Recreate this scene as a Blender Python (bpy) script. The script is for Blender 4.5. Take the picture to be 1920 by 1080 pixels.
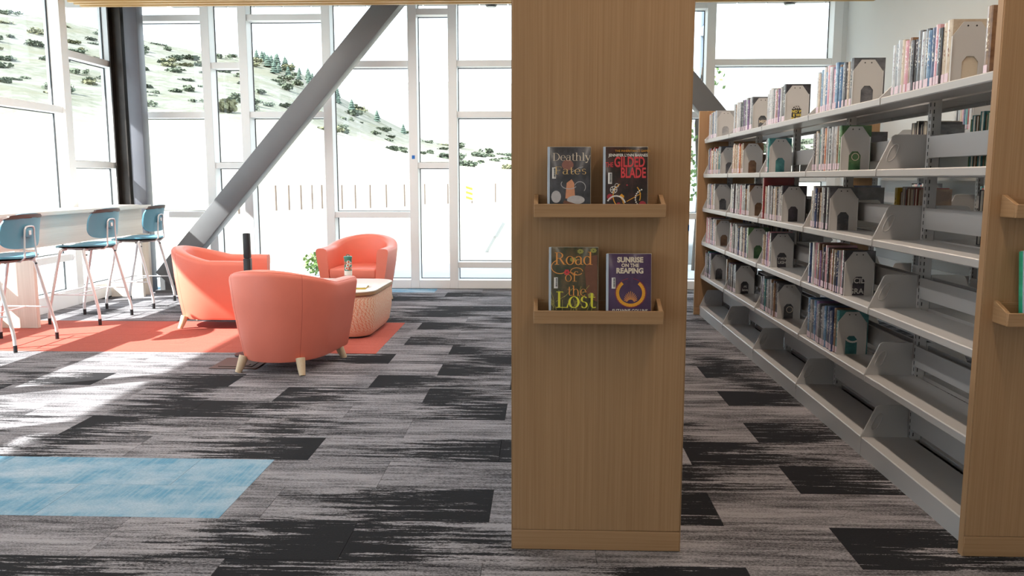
import bpy, bmesh, math, random
from mathutils import Vector, Matrix
R = math.radians
random.seed(7)
for o in list(bpy.data.objects): bpy.data.objects.remove(o)
SC = bpy.context.scene
COL = SC.collection

# ------------------------------------------------------------------ camera, sky, sun, exposure
CAM_H = 1.3
cd = bpy.data.cameras.new('camera'); cam = bpy.data.objects.new('camera', cd); COL.objects.link(cam)
cd.sensor_width = 36.0; cd.lens = 1550.0/1920*36; cd.clip_start = .05; cd.clip_end = 3000
cam.location = (0, 0, CAM_H); cam.rotation_euler = (R(90-7.534), 0, R(2.1245))
SC.camera = cam

W = bpy.data.worlds.new('sky'); SC.world = W; W.use_nodes = True
bg = W.node_tree.nodes['Background']; bg.inputs[0].default_value = (.82, .92, 1, 1); bg.inputs[1].default_value = 4.2

sd = bpy.data.lights.new('sun', 'SUN'); sun = bpy.data.objects.new('sun', sd); COL.objects.link(sun)
sd.energy = 19; sd.angle = R(.6); sd.color = (1, .96, .90)
sun.rotation_euler = Vector((.87, .46, -.80)).to_track_quat('-Z', 'Y').to_euler()

vs = SC.view_settings
vs.view_transform = 'Standard'; vs.look = 'None'; vs.exposure = 0.0; vs.gamma = 1.0; vs.use_curve_mapping = False
SC.cycles.use_denoising = True
SC.cycles.max_bounces = 8; SC.cycles.diffuse_bounces = 5; SC.cycles.transparent_max_bounces = 12
SC.cycles.sample_clamp_indirect = 6; SC.cycles.caustics_reflective = False; SC.cycles.caustics_refractive = False

# ------------------------------------------------------------------ materials
MATS = {}
class N:
    def __init__(s, name):
        m = bpy.data.materials.new(name); m.use_nodes = True; s.m = m; s.t = m.node_tree
        s.b = s.t.nodes['Principled BSDF']; MATS[name] = m
    def n(s, typ, **k):
        x = s.t.nodes.new(typ)
        for a, v in k.items(): setattr(x, a, v)
        return x
    def l(s, a, b): s.t.links.new(a, b)
    def math(s, op, a, b=None, clamp=False):
        x = s.n('ShaderNodeMath', operation=op); x.use_clamp = clamp
        for i, v in enumerate((a, b)):
            if v is None: continue
            if isinstance(v, (int, float)): x.inputs[i].default_value = v
            else: s.l(v, x.inputs[i])
        return x.outputs[0]
    def mix(s, f, a, b, op='MIX'):
        x = s.n('ShaderNodeMix', data_type='RGBA', blend_type=op)
        for i, v in ((0, f), (6, a), (7, b)):
            if isinstance(v, (int, float)): x.inputs[i].default_value = v
            elif isinstance(v, tuple): x.inputs[i].default_value = (*v, 1)
            else: s.l(v, x.inputs[i])
        return x.outputs[2]
    def coord(s, scale, kind='Object'):
        tc = s.n('ShaderNodeTexCoord'); mp = s.n('ShaderNodeMapping'); mp.inputs['Scale'].default_value = scale
        s.l(tc.outputs[kind], mp.inputs[0]); return mp.outputs[0]
    def noise(s, vec, scale=1, detail=3, rough=.6, w=None):
        x = s.n('ShaderNodeTexNoise'); x.inputs['Scale'].default_value = scale
        x.inputs['Detail'].default_value = detail; x.inputs['Roughness'].default_value = rough
        if w is not None:
            x.noise_dimensions = '4D'; s.l(w, x.inputs['W'])
        s.l(vec, x.inputs['Vector']); return x.outputs['Fac']
    def ramp(s, f, a, b):
        x = s.n('ShaderNodeMapRange'); x.inputs[1].default_value = a; x.inputs[2].default_value = b
        s.l(f, x.inputs[0]); return x.outputs[0]
    def bump(s, h, st, dist=.01):
        x = s.n('ShaderNodeBump'); x.inputs['Strength'].default_value = st; x.inputs['Distance'].default_value = dist
        s.l(h, x.inputs['Height']); s.l(x.outputs[0], s.b.inputs['Normal'])
    def set(s, col=None, rough=.5, metal=0, spec=.5, coat=0):
        if isinstance(col, tuple): s.b.inputs['Base Color'].default_value = (*col, 1)
        elif col is not None: s.l(col, s.b.inputs['Base Color'])
        s.b.inputs['Roughness'].default_value = rough; s.b.inputs['Metallic'].default_value = metal
        s.b.inputs['Specular IOR Level'].default_value = spec
        if coat: s.b.inputs['Coat Weight'].default_value = coat; s.b.inputs['Coat Roughness'].default_value = .12
        return s.m

def plain(name, col, rough=.5, metal=0, var=.08, scale=8, spec=.5, coat=0, bump=0):
    k = N(name); v = k.coord((1, 1, 1)); f = k.noise(v, scale)
    c = k.mix(f, tuple(x*(1-var) for x in col), tuple(min(1, x*(1+var)) for x in col))
    if bump: k.bump(k.noise(v, scale*20, 2), bump, .002)
    return k.set(c, rough, metal, spec, coat)

def wood(name, c1, c2, axis, rough=.45, fine=150):
    k = N(name); st = [fine]*3; st[axis] = 1.6
    v = k.coord(tuple(st)); f = k.noise(v, 1, 4, .65)
    st2 = [9]*3; st2[axis] = .3
    g = k.noise(k.coord(tuple(st2)), 1, 2)
    c = k.mix(k.ramp(f, .3, .7), c1, c2)
    c = k.mix(k.math('MULTIPLY', g, .35), c, tuple(x*.62 for x in c1))
    k.bump(f, .08, .002)
    return k.set(c, rough, 0, .35)

OAK1, OAK2 = (.365, .215, .108), (.47, .30, .165)
wood('oak_vertical', OAK1, OAK2, 2); wood('oak_across', OAK1, OAK2, 0); wood('oak_along', OAK1, OAK2, 1)
wood('slat_wood', (.62, .40, .17), (.75, .52, .25), 0)
wood('bleached_wood', (.68, .61, .54), (.80, .74, .67), 1, .4); wood('bleached_wood_vertical', (.68, .61, .54), (.80, .74, .67), 2, .4)
wood('pale_leg_wood', (.66, .50, .33), (.78, .63, .45), 2)
plain('grey_powder_coat', (.47, .475, .485), .38, .0, .03, 3, .5)
plain('dark_slot', (.03, .03, .035), .7)
plain('white_paint', (.78, .80, .80), .7, 0, .02, 2, .3)
plain('window_frame_white', (.90, .92, .93), .4, .0, .02, 3)
plain('window_gasket', (.03, .035, .04), .6)
plain('ceiling_white', (.7, .7, .68), .8, 0, .03)
plain('back_wall_paint', (.62, .60, .57), .8, 0, .03)
plain('steel_brace', (.15, .155, .165), .42, 0, .10, 4)
plain('steel_column_dark', (.035, .028, .024), .4, .4, .35, 12)
plain('steel_column_grey', (.12, .125, .15), .4, 0, .1, 5)
plain('soffit_panel', (.20, .205, .215), .5, 0, .05)
plain('vent_dark', (.10, .10, .10), .6)
plain('coral_leather', (.80, .215, .15), .42, 0, .05, 9, .4, 0, .06)
plain('coral_seam', (.55, .10, .06), .5)
plain('laminate_top', (.60, .53, .47), .35, 0, .06, 14)
plain('black_plastic', (.015, .015, .017), .4)
plain('brown_floor_box', (.085, .05, .04), .5, .2)
plain('stool_blue', (.105, .30, .41), .42, 0, .04)
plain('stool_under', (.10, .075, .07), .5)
plain('stool_metal', (.70, .70, .72), .3, .2, .03)
plain('tape_blue', (.02, .18, .62), .6)
plain('paper_white', (.78, .76, .70), .7)
plain('page_paper', (.72, .66, .55), .8, 0, .12, 120)
plain('spine_sticker', (.74, .62, .72), .5, 0, .15, 60)
plain('bookend_grey', (.55, .55, .55), .4, 0, .03)
plain('tumbler_green', (.06, .22, .17), .35); plain('tumbler_white', (.78, .76, .72), .4); plain('tumbler_red', (.62, .12, .06), .4)
plain('concrete', (.42, .44, .46), .85, 0, .12, 3)
plain('gravel', (.34, .33, .32), .9, 0, .5, 9)
plain('post_brown', (.10, .07, .055), .7)
plain('sign_yellow', (.75, .45, .02), .5); plain('sign_white', (.8, .8, .8), .5)
plain('pole_grey', (.22, .26, .32), .5, .3)
plain('conifer_green', (.06, .095, .075), .9, 0, .4, 1.2)
plain('shrub_sage', (.085, .105, .07), .9, 0, .45, .9); plain('shrub_yellow', (.13, .13, .07), .9, 0, .4, .9)
plain('leaf_green', (.16, .26, .08), .7, 0, .4, 30); plain('bark', (.10, .08, .065), .9)
plain('far_grass', (.155, .152, .14), .95, 0, .3, .02); plain('light_lens', (.9, .9, .88), .4)

def terrain_mat():
    """pale dry grass; the slopes above the field carry mottled scrub"""
    k = N('dry_hill_grass'); v = k.coord((1, 1, 1)); tc = k.n('ShaderNodeTexCoord'); sp = k.n('ShaderNodeSeparateXYZ'); k.l(tc.outputs['Object'], sp.inputs[0])
    a = k.noise(v, .03, 5, .7); b = k.noise(v, .35, 5, .75)
    up = k.ramp(sp.outputs[2], 5.0, 16.0)
    scrub = k.math('MULTIPLY', k.ramp(k.math('ADD', k.math('MULTIPLY', a, .55), k.math('MULTIPLY', b, .45)), .44, .56), up)
    gr = k.mix(k.ramp(b, .35, .65), (.36, .34, .29), (.26, .25, .205))
    gr = k.mix(k.math('MULTIPLY', up, .92), gr, (.165, .16, .143))
    sc = k.mix(k.ramp(a, .45, .6), (.088, .102, .076), (.125, .124, .09))
    return k.set(k.mix(scrub, gr, sc), .95, 0, .1)
terrain_mat()

def glass_mat():
    k = N('clear_glass'); t = k.t
    tr = k.n('ShaderNodeBsdfTransparent'); tr.inputs[0].default_value = (.95, .97, .97, 1)
    gl = k.n('ShaderNodeBsdfGlossy'); gl.inputs['Roughness'].default_value = .02
    fr = k.n('ShaderNodeLayerWeight')
    fac = k.math('ADD', k.math('MULTIPLY', k.math('POWER', fr.outputs['Facing'], 5.0), .35), .02)
    mx = k.n('ShaderNodeMixShader'); k.l(fac, mx.inputs[0]); k.l(tr.outputs[0], mx.inputs[1]); k.l(gl.outputs[0], mx.inputs[2])
    k.l(mx.outputs[0], t.nodes['Material Output'].inputs['Surface'])
glass_mat()

def carpet(name, mode):
    """carpet plank, local x along the plank: 'fade' is dark at the -x end and dissolves into grey, 'grey' is mostly grey"""
    k = N(name); oi = k.n('ShaderNodeObjectInfo'); w = k.math('MULTIPLY', oi.outputs['Random'], 90)
    tc = k.n('ShaderNodeTexCoord'); sp = k.n('ShaderNodeSeparateXYZ'); k.l(tc.outputs['Object'], sp.inputs[0])
    rag = k.noise(k.coord((3.2, 46, 1)), 1, 5, .7, w)
    spk = k.noise(k.coord((95, 210, 1)), 1, 3, .8, w)
    brd = k.noise(k.coord((1.3, 9, 1)), 1, 2, .5, w)
    c0 = lambda n, f: k.math('MULTIPLY', k.math('SUBTRACT', n, .5), f)
    if mode in ('fade', 'grey', 'mid'):
        mott = k.math('ADD', k.math('ADD', spk, .04), k.math('ADD', c0(rag, 1.0), c0(brd, .7)))
        grey = k.mix(k.ramp(mott, .36, .70), (.040, .0385, .044), (.345, .335, .362))
        if mode == 'grey': c = grey
        else:
            if mode == 'fade': base = k.math('ADD', k.math('MULTIPLY', sp.outputs[0], 1.5), k.math('ADD', k.math('MULTIPLY', oi.outputs['Random'], .34), .20))
            else: base = k.math('ADD', k.math('MULTIPLY', k.math('ABSOLUTE', k.math('ADD', sp.outputs[0], k.math('SUBTRACT', k.math('MULTIPLY', oi.outputs['Random'], .5), .25))), 2.6), .06)
            v = k.math('ADD', base, k.math('ADD', c0(rag, 4.6), k.math('ADD', c0(spk, 1.3), c0(brd, 1.4))))
            c = k.mix(k.ramp(v, .32, .58), (.013, .0125, .015), grey)
    elif mode == 'red':
        c = k.mix(k.ramp(rag, .25, .75), (.44, .095, .065), (.55, .16, .115)); c = k.mix(k.ramp(spk, .3, .7), c, (.33, .075, .06))
    else:
        blo = k.noise(k.coord((3.5, 6, 1)), 1, 3, .6, w); c = k.mix(k.ramp(blo, .40, .66), (.12, .31, .46), (.42, .52, .61))
        str_ = k.noise(k.coord((75, 2.5, 1)), 1, 4, .7, w)
        c = k.mix(k.math('MULTIPLY', k.ramp(str_, .42, .62), .6), c, (.34, .46, .55)); c = k.mix(k.math('MULTIPLY', k.ramp(spk, .4, .7), .5), c, (.07, .17, .26))
    k.bump(spk, .5, .004)
    k.set(c, .95, 0, .06); k.b.inputs['Sheen Weight'].default_value = .05; k.b.inputs['Sheen Roughness'].default_value = .5
for nm, md in (('carpet_fade', 'fade'), ('carpet_grey', 'grey'), ('carpet_mid', 'mid'), ('carpet_red', 'red'), ('carpet_blue', 'blue')): carpet(nm, md)

def ottoman_fabric():
    k = N('ottoman_fabric'); tc = k.n('ShaderNodeTexCoord'); sp = k.n('ShaderNodeSeparateXYZ'); k.l(tc.outputs['UV'], sp.inputs[0])
    u, v = sp.outputs[0], sp.outputs[1]
    def line(a, b, off, wd):
        s = k.math('ADD', k.math('MULTIPLY', u, a), k.math('ADD', k.math('MULTIPLY', v, b), off))
        f = k.math('FRACT', s); return k.math('LESS_THAN', f, wd)
    m = line(30, 17, 0, .12)
    for a, b, o, wd in ((30, -17, 0, .12), (30, 0, .25, .08)):
        m = k.math('MAXIMUM', m, line(a, b, o, wd))
    blk = k.noise(k.coord((90, 60, 1), 'UV'), 1, 1); m = k.math('MULTIPLY', m, k.math('GREATER_THAN', blk, .40))
    c = k.mix(m, (.82, .62, .48), (.70, .20, .09))
    k.set(c, .8, 0, .3)
ottoman_fabric()

def book_mat(name, c1, c2, txt):
    """jacket with blotchy art and rows of small print-like marks running up the spine"""
    k = N(name); oi = k.n('ShaderNodeObjectInfo'); w = k.math('MULTIPLY', oi.outputs['Random'], 40)
    art = k.noise(k.coord((9, 9, 14)), 1, 4, .65, w)
    c = k.mix(k.ramp(art, .42, .6), c1, c2)
    sp = k.n('ShaderNodeSeparateXYZ'); tc = k.n('ShaderNodeTexCoord'); k.l(tc.outputs['Object'], sp.inputs[0])
    let = k.noise(k.coord((0, 150, 95)), 1, 1, .5, w)
    band = k.math('MULTIPLY', k.math('GREATER_THAN', sp.outputs[2], .085), k.math('LESS_THAN', sp.outputs[2], .20))
    band = k.math('MULTIPLY', band, k.math('LESS_THAN', k.math('ABSOLUTE', sp.outputs[1]), .009))
    f = k.math('MULTIPLY', band, k.math('GREATER_THAN', let, .58))
    c = k.mix(f, c, txt)
    k.set(c, .3, 0, .5, .55)
    return k.m
BOOKC = {
 'black': ((.02, .02, .024), (.07, .06, .08), (.7, .7, .72)), 'charcoal': ((.06, .065, .075), (.16, .16, .18), (.75, .7, .6)),
 'navy': ((.02, .035, .10), (.07, .11, .25), (.75, .75, .7)), 'blue': ((.07, .17, .36), (.2, .36, .55), (.85, .85, .85)),
 'teal': ((.03, .16, .18), (.08, .30, .32), (.8, .75, .5)), 'white': ((.66, .66, .66), (.5, .52, .56), (.1, .1, .12)),
 'cream': ((.62, .55, .44), (.5, .4, .3), (.25, .1, .06)), 'grey': ((.32, .33, .35), (.45, .45, .47), (.08, .08, .1)),
 'red': ((.36, .03, .03), (.22, .02, .025), (.8, .7, .55)), 'pink': ((.62, .25, .34), (.66, .42, .46), (.85, .85, .85)),
 'purple': ((.14, .07, .2), (.26, .16, .34), (.8, .78, .8)), 'brown': ((.16, .085, .05), (.27, .16, .09), (.75, .65, .45)),
 'orange': ((.55, .20, .05), (.45, .12, .05), (.85, .8, .6)), 'green': ((.05, .14, .06), (.12, .24, .1), (.75, .75, .5)),
 'yellow': ((.62, .45, .05), (.55, .36, .04), (.1, .08, .05)), 'silver': ((.44, .48, .53), (.58, .62, .66), (.2, .12, .2)),
}
for nm, a in BOOKC.items(): book_mat('jacket_'+nm, *a)

# ------------------------------------------------------------------ mesh helpers
def mat(m): return MATS[m] if isinstance(m, str) else m
class B:
    def __init__(s): s.v = []; s.f = []; s.uv = None
    def add(s, vs, fs):
        o = len(s.v); s.v += [tuple(p) for p in vs]; s.f += [tuple(i+o for i in f) for f in fs]; return s
    def box(s, x0, x1, y0, y1, z0, z1):
        vs = [(x, y, z) for z in (z0, z1) for y in (y0, y1) for x in (x0, x1)]
        return s.add(vs, [(0, 2, 3, 1), (4, 5, 7, 6), (0, 1, 5, 4), (2, 6, 7, 3), (0, 4, 6, 2), (1, 3, 7, 5)])
    def prism(s, pts, a, b, axis='y'):
        """pts are 2-D, extruded between a and b along axis; 2-D order is the remaining axes (x,z), (y,z) or (x,y)"""
        def P(p, t): return {'y': (p[0], t, p[1]), 'x': (t, p[0], p[1]), 'z': (p[0], p[1], t)}[axis]
        n = len(pts); vs = [P(p, a) for p in pts]+[P(p, b) for p in pts]
        fs = [tuple(range(n)), tuple(range(2*n-1, n-1, -1))]+[(i, i+n, (i+1) % n+n, (i+1) % n) for i in range(n)]
        return s.add(vs, fs)
    def tube(s, path, r, n=8, cap=True):
        path = [Vector(p) for p in path]; rs = r if isinstance(r, (list, tuple)) else [r]*len(path)
        vs = []; up = None
        for i, p in enumerate(path):
            d = (path[min(i+1, len(path)-1)]-path[max(i-1, 0)]).normalized()
            if up is None: up = Vector((0, 0, 1)) if abs(d.z) < .9 else Vector((1, 0, 0))
            a = d.cross(up).normalized(); b = a.cross(d).normalized(); up = b
            for k in range(n):
                t = 2*math.pi*k/n; vs.append(p+(a*math.cos(t)+b*math.sin(t))*rs[i])
        fs = [(i*n+k, i*n+(k+1) % n, (i+1)*n+(k+1) % n, (i+1)*n+k) for i in range(len(path)-1) for k in range(n)]
        if cap: fs += [tuple(range(n-1, -1, -1)), tuple((len(path)-1)*n+k for k in range(n))]
        return s.add(vs, fs)
    def lathe(s, prof, n=20, c=(0, 0)):
        vs = [(c[0]+r*math.cos(2*math.pi*k/n), c[1]+r*math.sin(2*math.pi*k/n), z) for r, z in prof for k in range(n)]
        fs = [(i*n+k, i*n+(k+1) % n, (i+1)*n+(k+1) % n, (i+1)*n+k) for i in range(len(prof)-1) for k in range(n)]
        fs += [tuple(range(n-1, -1, -1)), tuple((len(prof)-1)*n+k for k in range(n))]
        return s.add(vs, fs)
    def quadplate(s, pts, a, b): return s.prism(pts, a, b, 'y')
    def mesh(s, name, m=None, smooth=False, bevel=0, seg=2, angle=40):
        me = bpy.data.meshes.new(name); me.from_pydata(s.v, [], s.f)
        bm = bmesh.new(); bm.from_mesh(me); bmesh.ops.recalc_face_normals(bm, faces=bm.faces)
        if bevel:
            ed = [e for e in bm.edges if len(e.link_faces) == 2 and e.calc_face_angle(0) > R(30)]
            bmesh.ops.bevel(bm, geom=ed, offset=bevel, segments=seg, affect='EDGES', profile=.5, clamp_overlap=True)
        bm.to_mesh(me); bm.free()
        if smooth or bevel:
            me.shade_smooth(); me.set_sharp_from_angle(angle=R(angle))
        if m: me.materials.append(mat(m))
        return me
    def build(s, name, m, parent=None, **k): return link(name, s.mesh(name, m, **k), parent)

def link(name, data, parent=None, loc=None, rot=None, m=None):
    o = bpy.data.objects.new(name, data); COL.objects.link(o)
    if parent: o.parent = parent
    if loc: o.location = loc
    if rot: o.rotation_euler = rot
    if m:
        o.material_slots[0].link = 'OBJECT'; o.material_slots[0].material = mat(m)
    return o
def tag(o, label, cat, group=None):
    o['label'] = label; o['category'] = cat
    if group: o['group'] = group
    return o
def thing(name, label, cat, loc=(0, 0, 0), rz=0, group=None):
    return tag(link(name, None, loc=loc, rot=(0, 0, rz)), label, cat, group)
def struct(o): o['kind'] = 'structure'; return o
def copy_tree(o, parent=None):
    c = o.copy(); COL.objects.link(c); c.parent = parent
    for ch in o.children: copy_tree(ch, c)
    return c

def text_mesh(body, size, bold=0.0, xs=1.0):
    cu = bpy.data.curves.new('txt', 'FONT'); cu.body = body; cu.size = size; cu.align_x = 'CENTER'; cu.align_y = 'CENTER'
    cu.offset = bold; cu.resolution_u = 3
    o = bpy.data.objects.new('txt', cu); COL.objects.link(o)
    me = bpy.data.meshes.new_from_object(o.evaluated_get(bpy.context.evaluated_depsgraph_get()))
    bpy.data.objects.remove(o); bpy.data.curves.remove(cu)
    me.materials.clear(); me.transform(Matrix.Diagonal((xs, 1, 1, 1)))
    return me
def flat_text(name, body, size, x, y, z, m, parent, bold=0, xs=1.0, rot=None):
    me = text_mesh(body, size, bold, xs); me.materials.append(mat(m))
    return link(name, me, parent, (x, y, z), rot or (R(90), 0, 0))

# ------------------------------------------------------------------ room shell
XL, XR, YB, YF = -4.95, 3.42, 9.9, -3.2
ZC = 3.115
fl = struct(B().box(XL-.15, XR+.15, YF-.15, YB+.12, -.15, -.008).build('floor', 'carpet_grey'))
# carpet planks, laid in half-bond rows
PW, PL = .3365, .89
plank_mesh = B().box(-PL/2+.0008, PL/2-.0008, -PW/2+.0008, PW/2-.0008, -.008, 0).mesh('carpet_plank', 'carpet_grey')
known = {(-1, -.71): -1, (-1, 1.07): 1, (0, -.2): -1, (0, .69): -1, (1, 1.08): 1, (2, -.2): -1, (3, 1.08): 1, (4, -.2): -1, (5, -.71): 1, (5, -1.6): 1,
         (6, -1.09): 1, (7, -.71): 1, (7, 1.08): 1, (8, -1.09): -1, (5, 1.08): 1, (2, -1.09): -1, (9, -.71): 1, (4, -1.98): -1}
rp = random.Random(11)
def plank(xa, xb, yc, kind, rot=False):
    full = abs((xb-xa)-PL) < .01
    if full: me = plank_mesh
    else: me = B().box(-(xb-xa)/2+.0008, (xb-xa)/2-.0008, -PW/2+.0008, PW/2-.0008, -.008, 0).mesh('carpet_plank', 'carpet_grey')
    o = link('carpet_plank', me, fl, ((xa+xb)/2, yc, 0), (0, 0, math.pi if rot else 0), 'carpet_'+kind)
    o.pass_index = 0
for k in range(-8, 21):
    y0 = 3.004+k*PW; yc = y0+PW/2
    if yc+PW/2 > YB+.02: break
    base = 1.08 if k % 2 else .69
    x = base-8*PL
    while x < XR:
        a, b = max(x, XL), min(x+PL, XR)
        x += PL
        if b-a < .03: continue
        red = 9 <= k <= 12; blue = k in (0, 1); blue2 = k == 19
        lim = -1.245
        if (red or blue or blue2) and a < lim:
            kd = 'red' if red else 'blue'
            if blue and b < -3.6 and False: kd = 'grey'
            plank(a, min(b, lim), yc, kd, rp.random() < .5)
            if b > lim+.03: plank(lim, b, yc, 'grey')
            continue
        mode = 0
        for (kk, jx), d in known.items():
            if kk == k and ((d < 0 and abs(b-jx) < .04) or (d > 0 and abs(a-jx) < .04)): mode = d
        if mode == 0: mode = rp.choice([0, 0, 1, -1]) if (x-PL > 1.3 or k > 9 or a < -1.3) else rp.choice([0, 0, 0, -1, 1])
        if b-a < PL*.6: mode = 0
        plank(a, b, yc, ('mid' if rp.random() < .36 and b-a > .6 else 'grey') if mode == 0 else 'fade', mode < 0)

# ceiling with timber slats, open strip with a high ceiling above the window wall
cl = struct(B().box(XL-.1, XR+.1, YF-.1, 8.98, ZC+.14, ZC+.26).build('ceiling', 'ceiling_white'))
slat = B().box(XL+.02, XR-.02, -.022, .022, 0, .11).mesh('slat', 'slat_wood')
for i in range(100):
    link('slat', slat, cl, (0, 8.95-i*.118, ZC))
B().box(XL-.1, XR+.1, 8.98, YB+.1, 4.3, 4.4).build('upper_ceiling', 'ceiling_white', cl)
B().box(XL-.1, XR+.1, 8.98, 9.02, ZC+.26, 4.3).build('bulkhead', 'ceiling_white', cl)
struct(B().box(XR, XR+.15, YF, YB+.12, 0, 4.4).build('wall_right', 'white_paint'))
struct(B().box(XL-.1, XR+.15, YF-.15, YF, 0, 4.4).build('wall_front', 'back_wall_paint'))
struct(B().box(XL-.12, XR+.15, YB, YB+.12, 3.62, 4.4).build('wall_back', 'white_paint'))
struct(B().box(XL-.12, XL, YF, YB, 3.62, 4.4).build('wall_left', 'white_paint'))
# linear aisle light between the slats; the other lights are unseen added fill
def ceiling_or_fill_light(x, y0, y1, power, col, label):
    t = thing('linear_ceiling_or_fill_light', label, 'ceiling light', (x, 0, ZC-.02))
    B().box(-.05, .05, y0, y1, .0, .06).build('housing', 'white_paint', t)
    L = bpy.data.lights.new('lamp', 'AREA'); L.shape = 'RECTANGLE'; L.size = .09; L.size_y = y1-y0; L.energy = power; L.color = col
    link('lamp', L, t, (0, (y0+y1)/2, -.003))
WARM = (1, .88, .74)
ceiling_or_fill_light(.97, 1.2, 8.4, 80, (1, .80, .63), 'long linear ceiling light above the aisle between the two bookcases')
ceiling_or_fill_light(2.56, 1.2, 8.4, 10, WARM, 'long unseen added fill light above the aisle beside the right wall')  # weak fill added over the wall aisle, out of view
ceiling_or_fill_light(-.9, -2.6, 2.2, 14, WARM, 'unseen added fill light above the open carpet before the bookcases')  # room fill added out of view, mostly behind the camera
ceiling_or_fill_light(-2.9, 3.2, 8.5, 60, (1, .95, .89), 'unseen added fill light above the coral armchairs')  # unseen lamp added to brighten the seating and the window frames
ceiling_or_fill_light(-.95, 3.2, 8.5, 60, (1, .95, .89), 'unseen added fill light above the open floor by the windows')  # added out of view to lift the frames and nearby floor
ceiling_or_fill_light(1.2, -2.6, .9, 9, WARM, 'short unseen added fill light in front of the bookcase end panels')  # fill added behind and above the camera for the end panels

# ------------------------------------------------------------------ windows
FR, GL = 'window_frame_white', 'clear_glass'
wn = [0]
D0, D1 = YB-.15, YB+.06       # mullion depth
def vbar_b(name, par, xc, w, z0, z1): return B().box(xc-w/2, xc+w/2, D0, D1, z0, z1).build(name, FR, par, bevel=.003, seg=1)
def window_back(x0, x1, trans, mw=.10):
    """one glazed bay of the rear wall between two mullion centres; trans = transom centre heights"""
    wn[0] += 1
    w = struct(link('window_%d' % wn[0], None, loc=(0, 0, 0)))
    vbar_b('mullion', w, x1, mw, 0, 3.62)
    zs = [0.0]+list(trans)+[3.66]
    a, b = x0+mw/2, x1-mw/2
    B().box(a, b, D0, D1, 0, .10).build('sill', FR, w, bevel=.003, seg=1)
    for z in trans: B().box(a, b, D0+.02, D1, z-.035, z+.035).build('transom', FR, w, bevel=.003, seg=1)
    for i in range(len(zs)-1):
        lo = .10 if i == 0 else zs[i]+.035; hi = zs[i+1]-.035
        B().box(a, b, YB+.035, YB+.042, lo, hi).build('pane', GL, w)
        g = B(); e = .008
        g.box(a, a+e, YB+.022, YB+.034, lo, hi); g.box(b-e, b, YB+.022, YB+.034, lo, hi)
        g.box(a+e, b-e, YB+.022, YB+.034, lo, lo+e); g.box(a+e, b-e, YB+.022, YB+.034, hi-e, hi)
        g.build('gasket', 'window_gasket', w)
MX = [-4.93, -3.93, -3.49, -2.515, -1.517, -1.052, .02, .48, 1.42, 1.905, 3.32]
TB = [(.875, 2.045, 3.15), (1.455, 2.61), (2.045, 3.15), (.875, 2.62), (1.455, 3.20), (.28, 2.04, 2.62), (1.455, 3.15), (.875, 2.045), (1.455, 2.62), (.875, 2.04, 3.2), (.3, 1.2, 2.62)]
TB[9] = (.30, 1.3, 2.62); TB[8] = (.865, 2.03, 3.25)
wc = struct(link('window_%d' % 30, None)); B().box(-4.98, -4.88, D0, D1, 0, 3.62).build('corner_mullion', FR, wc, bevel=.003, seg=1)
for i in range(10): window_back(MX[i], MX[i+1], TB[i])
struct(B().box(3.37, XR, D0, D1, 0, 3.62).build('trim_1', 'white_paint'))
E0, E1 = XL-.04, XL+.13
def window_left(y0, y1, trans, mw=.12):
    wn[0] += 1
    w = struct(link('window_%d' % wn[0], None))
    B().box(E0, E1, y0-mw/2, y0+mw/2, 0, 3.62).build('mullion', FR, w, bevel=.003, seg=1)
    a, b = y0+mw/2, y1-mw/2
    B().box(E0, E1, a, b, 0, .16).build('sill', FR, w, bevel=.003, seg=1)
    zs = [0]+list(trans)+[3.66]
    for z in trans: B().box(E0, E1-.03, a, b, z-.035, z+.035).build('transom', FR, w, bevel=.003, seg=1)
    for i in range(len(zs)-1):
        lo = .16 if i == 0 else zs[i]+.035; hi = zs[i+1]-.035
        B().box(XL-.012, XL-.005, a, b, lo, hi).build('pane', GL, w)
        g = B(); e = .008
        g.box(XL-.004, XL+.008, a, a+e, lo, hi); g.box(XL-.004, XL+.008, b-e, b, lo, hi); g.box(XL-.004, XL+.008, a+e, b-e, lo, lo+e); g.box(XL-.004, XL+.008, a+e, b-e, hi-e, hi)
        g.build('gasket', 'window_gasket', w)
LY = [-3.14, -1.6, -.2, 1.3, 2.9, 4.0, 6.7, 8.40, 9.44, 9.92]
LT = [(.9, 2.6), (2.0,), (1.45, 2.6), (.9, 2.0), (2.6,), (.5, 2.95), (.5, 1.99), (1.45, 2.57), (2.57,)]
for i in range(9): window_left(LY[i], LY[i+1], LT[i])

# outside eaves
sf = struct(B().box(-6.5, 5.2, YB+.12, 11.5, 3.64, 3.9).build('soffit', 'soffit_panel'))
B().box(-6.5, XL-.12, YF, YB+.12, 3.64, 3.9).build('soffit_side', 'soffit_panel', sf)
pm = B().box(-.183, .183, YB+.14, 11.47, 3.60, 3.64).mesh('soffit_board', 'soffit_panel')
for i in range(28): link('soffit_board', pm, sf, (-4.85+i*.38, 0, 0))
pm2 = B().box(-6.47, XL-.14, -.4, .4, 3.60, 3.64).mesh('soffit_board', 'soffit_panel')
for i in range(15): link('soffit_board', pm2, sf, (0, 11.0-i*.83, 0))
for x in (-3.8, -2.25): B().box(x, x+.75, 10.55, 10.75, 3.59, 3.605).build('vent_slot', 'vent_dark', sf)
for x, lb in ((-.66, 'black cylinder downlight under the eaves beside the display panel'), (3.05, 'black cylinder downlight under the eaves above the bookcase')):
    t = thing('downlight', lb, 'downlight', (x, 10.75, 3.44))
    B().lathe([(.06, 0), (.075, .02), (.075, .16)], 16).build('housing', 'black_plastic', t, smooth=True)
    B().lathe([(.05, -.012), (.056, .0)], 16).build('lens', 'light_lens', t, smooth=True)

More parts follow.
